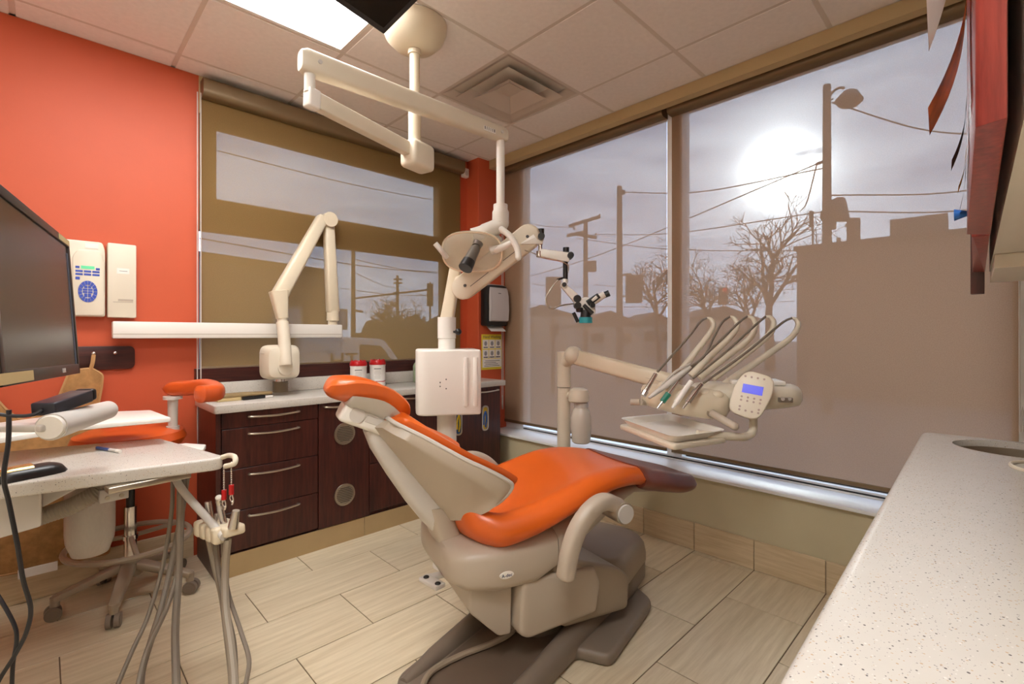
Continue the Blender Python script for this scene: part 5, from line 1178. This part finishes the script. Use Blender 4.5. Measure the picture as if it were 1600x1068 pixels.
# ------------------------------------------------------------------ right hand counter with sink, wall cabinet
ZR = .90
MR = M.Translation((.5, .158, 0)) @ M.Rotation(R(1.6), 4, 'Z')   # X along the counter, Y to the room
LR = 1.735; DR = .56
rc = thing('sink_countertop', 'speckled stone sink counter with rounded front edge beside the window', 'countertop', MR @ V((LR / 2, -.28, ZR - .06)))
t = nb()
poly = rpoly([(0, 0), (LR, 0), (LR, -DR), (0, -DR)], [.035, .03, .005, .005], 6)
hole = [(1.565 + .13 * math.cos(a), -.235 + .15 * math.sin(a)) for a in [2 * math.pi * k / 48 for k in range(48)]]
def slab_hole(bm, outer, inner, z0, z1, rnd, mx):
    tb_ = nb()
    import mathutils
    def loops(z, pin):
        return [tb_.verts.new((p_[0], p_[1], z)) for p_ in pin]
    cx_, cy_ = sum(p_[0] for p_ in outer) / len(outer), sum(p_[1] for p_ in outer) / len(outer)
    def inset(q, d):   # inset a convex outline by moving points towards the centre box
        o = []
        for p_ in q:
            x, y = p_[0], p_[1]
            x += d if x < rnd * 3 else (-d if x > LR - rnd * 3 else 0); y += d if y < -DR + rnd * 3 else (-d if y > -rnd * 3 else 0); o.append((x, y))
        return o
    rings = [loops(z0, outer)]
    for k in range(1, 6):
        a = math.pi / 2 * k / 5; rings.append(loops(z1 - rnd + rnd * math.sin(a), inset(outer, rnd * (1 - math.cos(a)))))
    for a, b in zip(rings, rings[1:]):
        n = len(a)
        for k in range(n): tb_.faces.new((a[k], a[(k + 1) % n], b[(k + 1) % n], b[k]))
    tpv = rings[-1]; it = loops(z1, inner); ib = loops(z0, inner); n = len(it)
    for k in range(n): tb_.faces.new((it[k], it[(k + 1) % n], ib[(k + 1) % n], ib[k]))
    for ov, iv in ((tpv, it), (rings[0], ib)):
        es = []
        for L_ in (ov, iv):
            for k in range(len(L_)):
                e = tb_.edges.get((L_[k], L_[(k + 1) % len(L_)])) or tb_.edges.new((L_[k], L_[(k + 1) % len(L_)])); es.append(e)
        bmesh.ops.triangle_fill(tb_, edges=es, use_beauty=True)
    _merge(bm, tb_, mx); return bm
slab_hole(t, poly, hole, ZR - .055, ZR, .016, MR); obj('worktop', t, STONE, rc, 40)
sk = thing('sink_basin', 'round stainless steel sink basin set into the speckled counter', 'sink', MR @ V((1.565, -.235, ZR - .2)))
t = nb(); rings = []
for z, k in ((ZR - .018, 1.06), (ZR - .02, 1.0), (ZR - .06, .985), (ZR - .15, .95), (ZR - .175, .8), (ZR - .18, .3)):
    rings.append([MR @ V((1.565 + .13 * k * math.cos(a), -.235 + .15 * k * math.sin(a), z)) for a in [2 * math.pi * q / 48 for q in range(48)]])
tb_ = nb(); rs = [[tb_.verts.new(p_) for p_ in r] for r in rings]
for a, b in zip(rs, rs[1:]):
    for k in range(48): tb_.faces.new((a[k], a[(k + 1) % 48], b[(k + 1) % 48], b[k]))
tb_.faces.new(rs[-1]); _merge(t, tb_); obj('bowl', t, STEEL, sk, 50)
t = nb(); cyl(t, MR @ V((1.565, -.235, ZR - .182)), MR @ V((1.565, -.235, ZR - .176)), .03); obj('drain', t, CHROME, sk)
t = nb(); tube(t, [MR @ V((1.30 + .085 * math.cos(k * math.pi / 20), -.29 + .085 * math.sin(k * math.pi / 20), ZR + .003)) for k in range(40)], .0045, 8, closed=True); tag(obj('waste_ring', t, CREAM), 'thin raised waste chute ring on the sink counter', 'ring')
rcab = thing('sink_cabinet', 'dark wood base cabinet under the speckled sink counter', 'cabinet', MR @ V((LR / 2, -.28, 0)))
t = nb(); bx(t, .03, LR - .03, -DR + .005, -.05, .10, ZR - .2, 0, MR); bx(t, .03, 1.30, -DR + .005, -.05, ZR - .2, ZR - .056, 0, MR); bx(t, 1.30, LR - .03, -.055, -.05, ZR - .2, ZR - .056, 0, MR); bx(t, LR - .05, LR - .03, -DR + .005, -.05, ZR - .2, ZR - .056, 0, MR); obj('body', t, DWOOD, rcab, 0)
for k in range(4):
    a = .03 + k * (LR - .06) / 4; w = (LR - .06) / 4
    t = nb(); bx(t, a + .002, a + w - .002, -.05, -.031, .12, ZR - .06, .002, MR, 1); dr = obj('door', t, DWOOD, rcab, 0)
    t = nb(); tube(t, spl([MR @ V(p_) for p_ in ((a + .12, -.031, ZR - .1), (a + .125, -.008, ZR - .1), (a + w / 2, .0, ZR - .103), (a + w - .125, -.008, ZR - .1), (a + w - .12, -.031, ZR - .1))], 5), .0055, 8); obj('handle', t, STEEL, dr)
t = nb(); bx(t, .05, LR - .05, -.10, -.09, 0, .10, 0, MR); obj('kick_plate', t, BRONZE, rcab, 0)
# wall cabinet above, its doors almost in line with the camera
ZU = 1.44
uc = thing('wall_cabinet', 'mahogany fronted wall cabinet with white underside and papers taped on the doors', 'cabinet', (1.4, -.2, ZU))
MU = M.Translation((.62, -.014, 0)) @ M.Rotation(R(1.8), 4, 'Z')
t = nb(); bx(t, .012, 1.56, -.44, 0, ZU + .004, 2.25, 0, MU); obj('body', t, CREAM, uc, 0)
t = nb(); bx(t, 0, .012, -.44, 0, ZU + .004, 2.25, 0, MU); obj('end_panel', t, DWOOD, uc, 0)
t = nb(); bx(t, 1.10, 1.56, -.44, -.002, ZU - .032, ZU + .0035, .001, MU, 1); obj('underside_panel', t, CREAM, uc, 0)
def udoor(q):
    t = nb(); prism(t, rpoly(q, .003, 2), ZU, 2.26, .003); return obj('door', t, RWOOD, uc)
ud1 = udoor([(.644, .020), (.636, -.002), (1.352, .020), (1.319, .053)])
ud2 = udoor([(1.362, .048), (1.360, .021), (2.150, .044), (2.126, .072)])
t = nb(); prism(t, rpoly([(2.152, .078), (2.152, .045), (2.185, .046), (2.185, .078)], .003, 2), ZU - .068, 2.25, .002); obj('end_filler', t, DWOOD, uc)
m1_ = M.Translation((.644, .020, 0)) @ M.Rotation(math.atan2(.033, .675), 4, 'Z') @ M.Translation((0, -.0225, 0))
q_ = m1_ @ V((.60, .023, ZU + .028)); q2_ = PX(1491, 344, q_.x)
t = nb(); cyl(t, q_, V((q2_.x, q2_.y, q_.z)), .005, .011, bev=.002, seg=14); tag(obj('blue_clip', t, mat('blue_plastic', (50, 110, 190), .3)), 'small blue plastic clip sticking out from the wall cabinet door', 'clip')
def sheet(name, label, x0, x1, z1, z0, curl, m, mats, grp=None):
    """paper taped at its top to the door front, curling into the room at the bottom"""
    t = nb(); n = 10; rows = []
    for k in range(n + 1):
        s = k / n; rows.append([t.verts.new(m @ V((x, .0245 + curl * s ** 2.2 + (x - x0) * .02, z1 + (z0 - z1) * s))) for x in [x0 + (x1 - x0) * q / 4 for q in range(5)]])
    for a, b in zip(rows, rows[1:]):
        for q in range(4): t.faces.new((a[q], a[q + 1], b[q + 1], b[q]))
    bmesh.ops.solidify(t, geom=t.faces[:], thickness=.0006)
    o = obj(name, t, mats, None, 60); tag(o, label, 'paper', grp); return o
PHO = mat('photo_print', (206, 132, 66), .3, var=.55, vscale=14)
sheet('paper_sheet', 'white paper curling off the wall cabinet door', .06, .20, 1.86, 1.615, .036, m1_, PAPER)
sheet('photo_print', 'colour photograph curling below the white paper on the cabinet door', .21, .33, 1.72, 1.545, .04, m1_, PHO)
sheet('brown_card', 'small dark brown card curling from the cabinet door', .40, .47, 1.62, 1.52, .018, m1_, mat('brown_card_stock', (92, 74, 56), .6))
sheet('paper_slip', 'cream paper slip lower on the cabinet door', .48, .54, 1.56, 1.495, .010, m1_, TANC)
sheet('black_card', 'black card near the lower corner of the cabinet door', .545, .59, 1.55, 1.47, .008, m1_, BLACK)
# ------------------------------------------------------------------ outside
ZG = -.7
ASPH = mat('asphalt', (104, 98, 94), .9, var=.12, vscale=.6)
SNOWG = mat('dry_lawn', (128, 118, 96), .9, var=.15, vscale=.5)
BRICK = mat('brown_brick', (112, 92, 80), .9, var=.1, vscale=3)
BARK = mat('bark', (72, 62, 56), .9, var=.1)
POLE = mat('weathered_pole', (84, 74, 66), .85, var=.08)
DARKM = mat('dark_metal', (58, 52, 46), .6)
ROOF = mat('roof_shingle', (92, 84, 78), .9, var=.1)
SIDING = mat('pale_siding', (160, 150, 138), .8, var=.05)
gd = obj('ground', box(nb(), (40, 40, ZG - .2), (240, 240, .4)), ASPH, None, 0, 'structure')
def flat(u, d): q = PD(u, HV, d); return V((q.x, q.y, ZG))
def zat(v, d): return H + (HV - v) / FPX * d
def block(name, label, cat, u0, d0, u1, d1, depth, ztop, m, wins=(), wm=None, roofline=None):
    a, b = flat(u0, d0), flat(u1, d1); ex = (b - a).normalized(); ey = V((-ex.y, ex.x, 0)); ey = ey if ey.dot((a + b) / 2) > 0 else -ey
    mm = M.Translation(a) @ M((ex, ey, UP)).transposed().to_4x4(); L = (b - a).length; hh = ztop - ZG
    root = thing(name, label, cat, (a + b) / 2 + ey * depth / 2)
    t = nb(); bx(t, 0, L, 0, depth, 0, hh, 0, mm); obj('walls', t, m, root, 0)
    t = nb(); bx(t, -.08, L + .08, -.08, depth + .08, hh, hh + .12, 0, mm); obj('parapet', t, DARKM, root, 0)
    for x0, x1, z0, z1 in wins:
        t = nb(); bx(t, x0, x1, -.05, .02, z0, z1, 0, mm); w = obj('window', t, wm or SIDING, root, 0)
        t = nb(); bx(t, x0 + .08, x1 - .08, -.06, -.04, z0 + .08, z1 - .08, 0, mm); obj('pane', t, mat('pale_window', (176, 176, 182), .2), w, 0)
    return root, mm, L, hh
rb, mmr, Lr, hr_ = block('brick_building', 'flat roofed brown brick building behind the street lamp', 'building', 1245, 15.5, 1760, 11.0, 8, zat(391, 15.5), BRICK)
t = nb(); bx(t, 2.3, 3.6, .8, 2.4, hr_ + .12, hr_ + .75, .02, mmr); obj('rooftop_unit', t, ROOF, rb, 0)
for x in (.9, 1.3, 4.3):
    t = nb(); cyl(t, mmr @ V((x, 1.5, hr_ + .1)), mmr @ V((x, 1.5, hr_ + .5)), .06, seg=8); obj('roof_pipe', t, ROOF, rb)
lb_, mml, Ll, hl_ = block('brown_house', 'low brown building across the street with two pale windows', 'building', 120, 9.4, 512, 14.5, 6, zat(397, 11.0), BRICK, ((4.05, 5.0, 2.1, 2.75), (6.0, 6.6, 2.1, 2.75)))
def gable(name, label, u0, u1, d, vr, ve, depth=8):
    a, b = flat(u0, d), flat(u1, d); ex = (b - a).normalized(); ey = FW.copy(); mm = M.Translation(a) @ M((ex, ey, UP)).transposed().to_4x4(); L = (b - a).length
    ze, zr = zat(ve, d) - ZG, zat(vr, d) - ZG
    root = thing(name, label, 'house', (a + b) / 2 + ey * depth / 2)
    t = nb(); bx(t, .2, L - .2, 0, depth, 0, ze, 0, mm); obj('walls', t, SIDING, root, 0)
    t = nb(); loft(t, [[(0, -.2, ze), (L, -.2, ze), (L / 2, -.2, zr)], [(0, depth + .2, ze), (L, depth + .2, ze), (L / 2, depth + .2, zr)]], mm); obj('roof', t, ROOF, root, 0)
    for x in (.25, .62):
        t = nb(); bx(t, L * x, L * x + 1.1, -.06, .02, ze * .45, ze * .75, 0, mm); obj('window', t, DARKM, root, 0)
gable('street_house', 'house with a wide low roof beyond the crossarm pole', 792, 900, 58, 476, 492)
gable('street_house', 'gabled house beyond the tall pole with the traffic light', 895, 1010, 42, 485, 508)
gable('street_house', 'gabled house between the bare trees and the window mullion', 985, 1062, 48, 487, 506)
gable('street_house', 'distant house below the bare trees, right of the mullion', 1075, 1190, 50, 478, 498)
def upole(name, label, u, vtop, d, r=.14, group=None):
    b = flat(u, d); root = thing(name, label, 'pole', b, group); t = nb(); cyl(t, b, V((b.x, b.y, zat(vtop, d))), r * 1.15, r * .8, seg=10); obj('mast', t, POLE, root); return root, b
def tlight(root, u0, u1, v0, v1, d, lit=False, hood=True):
    c = PD((u0 + u1) / 2, (v0 + v1) / 2, d); w = (u1 - u0) / FPX * d; h = (v1 - v0) / FPX * d; mm = M.Translation(c) @ M((RT, FW, UP)).transposed().to_4x4()
    t = nb(); box(t, (0, 0, 0), (w, w * .7, h), w * .06, mm); hd_ = obj('signal_housing', t, DARKM, root)
    for k in range(3):
        t = nb(); cyl(t, mm @ V((0, -w * .34, h * (.3 - .3 * k))), mm @ V((0, -w * .6, h * (.3 - .3 * k))), w * .33, seg=12)
        obj('signal_lens', t, mat('lit_red_lens', (210, 40, 24), .4, emit=(255, 60, 30), es=3) if (lit and k == 0) else DARKM, hd_)
# pole with crossarms
pr, b = upole('utility_pole', 'wooden utility pole with two crossarms and a transformer', 915, 343, 30, .16)
for v0, v1, u0, u1 in ((353, 338, 889, 938), (365, 371, 898, 932), (368, 362, 886, 915)):
    t = nb(); cyl(t, PD(u0, v0, 30.2), PD(u1, v1, 29.8), .11, seg=6); obj('crossarm', t, POLE, pr)
t = nb(); cyl(t, PD(925, 424, 29.6), PD(925, 408, 29.6), .27, bev=.04, seg=14); cyl(t, PD(917, 416, 30), PD(924, 416, 29.7), .06, seg=6); obj('transformer', t, DARKM, pr)
for u, v in ((897, 358), (908, 364), (931, 367), (937, 337)):
    t = nb(); cyl(t, PD(u, v, 30), PD(u, v - 3, 30), .07, .05, seg=8); obj('insulator', t, POLE, pr)
pr, b = upole('signal_pole', 'tall plain wooden pole carrying a traffic light', 968, 291, 20, .13)
t = nb(); cyl(t, PD(969, 430, 20), PD(987, 428, 19.8), .05, seg=6); cyl(t, PD(969, 463, 20), PD(983, 462, 19.8), .04, seg=6); obj('bracket', t, DARKM, pr)
t = nb(); box(t, PD(974, 300, 20), (.12, .12, .18), .02); obj('pole_clamp', t, DARKM, pr)
tlight(pr, 979, 1002, 430, 473, 19.7)
pr, b = upole('signal_pole', 'short pole with a traffic light seen from behind, beyond the microscope', 864, 432, 16, .06)
tlight(pr, 853, 876, 433, 478, 15.8)
# street lamp
sl, b = upole('street_lamp', 'tall street lamp post with drooping head and traffic signals', 1292, 133, 12, .11)
t = nb(); tube(t, spl([PD(1294, 152, 12), PD(1303, 142, 12), PD(1312, 137, 11.9), PD(1319, 138, 11.9)], 5), .03, 8); tube(t, [PD(1294, 158, 12), PD(1302, 154, 12)], .02, 6); obj('lamp_arm', t, DARKM, sl)
t = nb(); lathe(t, [(.04, .12), (.16, .05), (.30, -.16), (.22, -.26), (0, -.30)], PD(1328, 147, 11.8), 20, ax=(.15, -.1, 1)); obj('lamp_head', t, DARKM, sl)
t = nb(); box(t, PD(1300, 344, 11.8), (.16, .16, .45), .02); obj('control_box', t, DARKM, sl)
t = nb(); lathe(t, [(.03, -.3), (.34, .25), (.30, .25), (0, -.2)], PD(1313, 335, 11.7), 16, ax=(.3, .6, .6)); obj('siren_horn', t, DARKM, sl)
tlight(sl, 1326, 1341, 341, 382, 11.6)
t = nb(); cyl(t, PD(1322, 352, 11.7), PD(1330, 352, 11.6), .05, seg=6); tube(t, [PD(1295, 250, 12), PD(1276, 256, 12)], .04, 6); obj('bracket', t, DARKM, sl)
pr, b = upole('sign_post', 'thin double sign post behind the bare trees', 1270, 330, 24, .05)
t = nb(); box(t, PD(1267, 342, 24), (.12, .12, .8)); obj('sign_panel', t, DARKM, pr, 0)
pr, b = upole('signal_post', 'distant traffic signal showing a red light below the trees', 1130, 450, 38, .07)
tlight(pr, 1124, 1136, 449, 475, 37.5, True)
# poles beyond the back window
pr, b = upole('utility_pole', 'bare wooden pole seen through the shade behind the x-ray arm', 552, 386, 19, .09)
t = nb(); cyl(t, PD(556, 485, 19), PD(567, 487, 19), .05, seg=6); obj('bracket', t, DARKM, pr)
pr, b = upole('utility_pole', 'distant utility pole with short crossarms beyond the back window', 621, 430, 34, .12)
for v in (436, 442, 457):
    t = nb(); cyl(t, PD(615, v, 34), PD(628, v, 34), .07, seg=6); obj('crossarm', t, POLE, pr)
pr, b = upole('signal_post', 'hanging style traffic signal on a thin post beside the orange corner', 672, 440, 17, .04)
tlight(pr, 667.5, 676.5, 443, 478, 16.8)
t = nb(); cyl(t, PD(554, 466, 19), PD(672, 452, 17.2), .035, seg=6); obj('span_arm', t, POLE, pr)
# wires
WIRE = mat('wire', (60, 54, 52), .7)
wr = thing('overhead_wires', 'overhead utility wires strung across the sky beyond the shades', 'wires', PD(1000, 400, 20)); wr['kind'] = 'stuff'
def wire(a, b, sag=.3, r=.018):
    a, b = PD(*a), PD(*b); m_ = (a + b) / 2 - UP * sag; t = nb(); tube(t, spl([a, m_, b], 8), r, 5); obj('wire', t, WIRE, wr)
for a, b in (((970, 300, 20), (1290, 262, 12)), ((800, 440, 30), (1276, 256, 12.5)), ((1300, 160, 12), (1600, 210, 12)), ((790, 335, 32), (900, 355, 30)), ((930, 366, 30), (1290, 330, 14)),
             ((900, 372, 30), (1300, 392, 16)), ((790, 475, 32), (1240, 470, 34)), ((1300, 305, 12), (1700, 255, 12)), ((1300, 330, 12), (1700, 290, 12)), ((1276, 258, 12), (1250, 330, 18)), ((788, 430, 30), (915, 448, 30)), ((930, 445, 30), (1240, 452, 32))): wire(a, b)
for a, b in (((300, 195, 14), (720, 285, 22)), ((300, 225, 14), (720, 320, 22)), ((312, 372, 12), (700, 428, 22)), ((530, 450, 19), (692, 460, 24)), ((553, 425, 19), (621, 450, 34)), ((553, 405, 19), (700, 425, 24)), ((621, 445, 34), (700, 470, 30))): wire(a, b, .15, .014)
# bare trees
def tree(u, d, vtop, label, seed, lean=0, spread=.5, twin=False):
    rnd = random.Random(seed); b = flat(u, d); top = zat(vtop, d) - ZG
    root = thing('bare_tree', label, 'tree', b, 'bare winter trees beyond the window')
    tr_ = nb(); br = nb(); cnt = [0]
    def grow(bm, p, dr, L, r, lvl):
        n = (4, 3, 3, 2, 2, 2, 2)[lvl]; pts = [p]; q = p; dd = dr.copy(); wob = .12 + .05 * lvl
        for k in range(n):
            dd = (dd + V((rnd.uniform(-wob, wob), rnd.uniform(-wob, wob), rnd.uniform(-.04, .12)))).normalized(); q = q + dd * (L / n); pts.append(q)
        tube(bm, pts, [r * (1 - .5 * k / n) for k in range(n + 1)], (8, 6, 5, 4, 3, 3, 3)[lvl])
        if lvl >= 5: return
        for k in range((3 if twin else 4, 4, 4, 3, 3)[lvl]):
            s_ = (.8 + .2 * rnd.random()) if lvl == 0 else rnd.uniform(.3, 1.0)
            i_ = min(n - 1, int(s_ * n)); pp0 = pts[i_].lerp(pts[i_ + 1], min(1, s_ * n - i_))
            px0 = dd.orthogonal().normalized(); az = rnd.uniform(0, 2 * math.pi) if lvl else 2 * math.pi * (k + .3 * rnd.random()) / 3
            side = px0 * math.cos(az) + dd.cross(px0) * math.sin(az); an = R(rnd.uniform(18, 34) if lvl == 0 else rnd.uniform(28, 62)) * (spread * 2)
            grow(br, pp0, (dd * math.cos(an) + side * math.sin(an)).normalized(), L * rnd.uniform(.5, .82), max(.016, r * rnd.uniform(.42, .6)), lvl + 1)
    grow(tr_, b, V((lean, 0, 1)).normalized(), top * .36, top * .024, 0)
    zs = max(v.co.z for v in br.verts) - ZG; kk = top / zs
    for bmx in (tr_, br):
        for v in bmx.verts: v.co = b + (v.co - b) * kk
    obj('trunk', tr_, BARK, root); obj('branches', br, BARK, root, 0)
tree(1203, 26, 305, 'tallest bare tree standing under the sun glow', 11, .03, .42, True)
tree(1110, 32, 375, 'bare bushy tree just past the window mullion', 5, 0, .5)
tree(1030, 34, 370, 'bare tree behind the plain pole, beside the mullion', 23, -.03, .5)
tree(1165, 40, 400, 'thin bare tree in the gap behind the tallest tree', 31, 0, .5)
tree(600, 42, 450, 'small distant bare tree beyond the back window', 41, 0, .5)
tree(648, 46, 462, 'faint bare tree near the traffic signal beyond the back window', 43, 0, .5)
# hedge and van beyond the back window
def bush(u0, u1, d, vt, label, seed):
    rnd = random.Random(seed); a, b = flat(u0, d), flat(u1, d); root = thing('hedge', label, 'hedge', (a + b) / 2); t = nb(); hz = zat(vt, d) - ZG
    for k in range(26):
        s = rnd.random(); c = a.lerp(b, s) + FW * rnd.uniform(-.5, .5); h = hz * rnd.uniform(.55, .92); tt = nb(); bmesh.ops.create_icosphere(tt, subdivisions=2, radius=1)
        for v in tt.verts:
            k_ = rnd.uniform(.85, 1.1); v.co = V((v.co.x * 1.1 * k_, v.co.y * 1.1 * k_, v.co.z * h * .55 * k_)) + c + UP * h * .52
        _merge(t, tt)
    obj('foliage', t, mat('dark_hedge', (74, 70, 54), .9, var=.2, vscale=2), root, 0)
bush(560, 700, 30, 490, 'dark hedge along the street beyond the back window', 3)
va, vb = flat(470, 9.2), flat(662, 10.4)
vx_ = (vb - va).normalized(); vy_ = V((-vx_.y, vx_.x, 0)); VL = (vb - va).length; mv = M.Translation(va) @ M((vx_, vy_, UP)).transposed().to_4x4()
vn = thing('white_van', 'white van with dark lettering parked outside the back window', 'van', (va + vb) / 2)
VW = mat('van_white', (205, 200, 200), .3)
mvs = mv @ M(((1, 0, 0, 0), (0, 0, -1, 0), (0, 1, 0, 0), (0, 0, 0, 1)))
t = nb(); prism(t, rpoly([(0, .35), (VL, .35), (VL + .02, .95), (VL - .35, 1.15), (VL - .85, 1.85), (0.05, 1.95)], .1, 5), -1.8, 0, .06, mvs); vbod = obj('body', t, VW, vn)
t = nb(); prism(t, rpoly([(VL - 1.35, 1.2), (VL - .55, 1.2), (VL - .92, 1.72), (VL - 1.35, 1.75)], .05, 3), -.02, .012, .0, mvs); obj('side_window', t, DARKM, vn)
for x in (.55, VL - .6):
    t = nb(); cyl(t, mv @ V((x, -.02, .34)), mv @ V((x, .22, .34)), .34, bev=.04, seg=24); wl = obj('wheel', t, BLACK, vn)
    t = nb(); cyl(t, mv @ V((x, -.03, .34)), mv @ V((x, -.01, .34)), .18, seg=18); obj('hub_cap', t, GREYL, wl)
t = nb(); box(t, (0.02, .2, .9), (.06, .12, .3), .01, mv); obj('tail_light', t, RED, vn)
text_mesh('lettering', 'HTM', .42, mvs @ M.Translation((.95, 1.42, .012)), DARKM, vbod, .002)
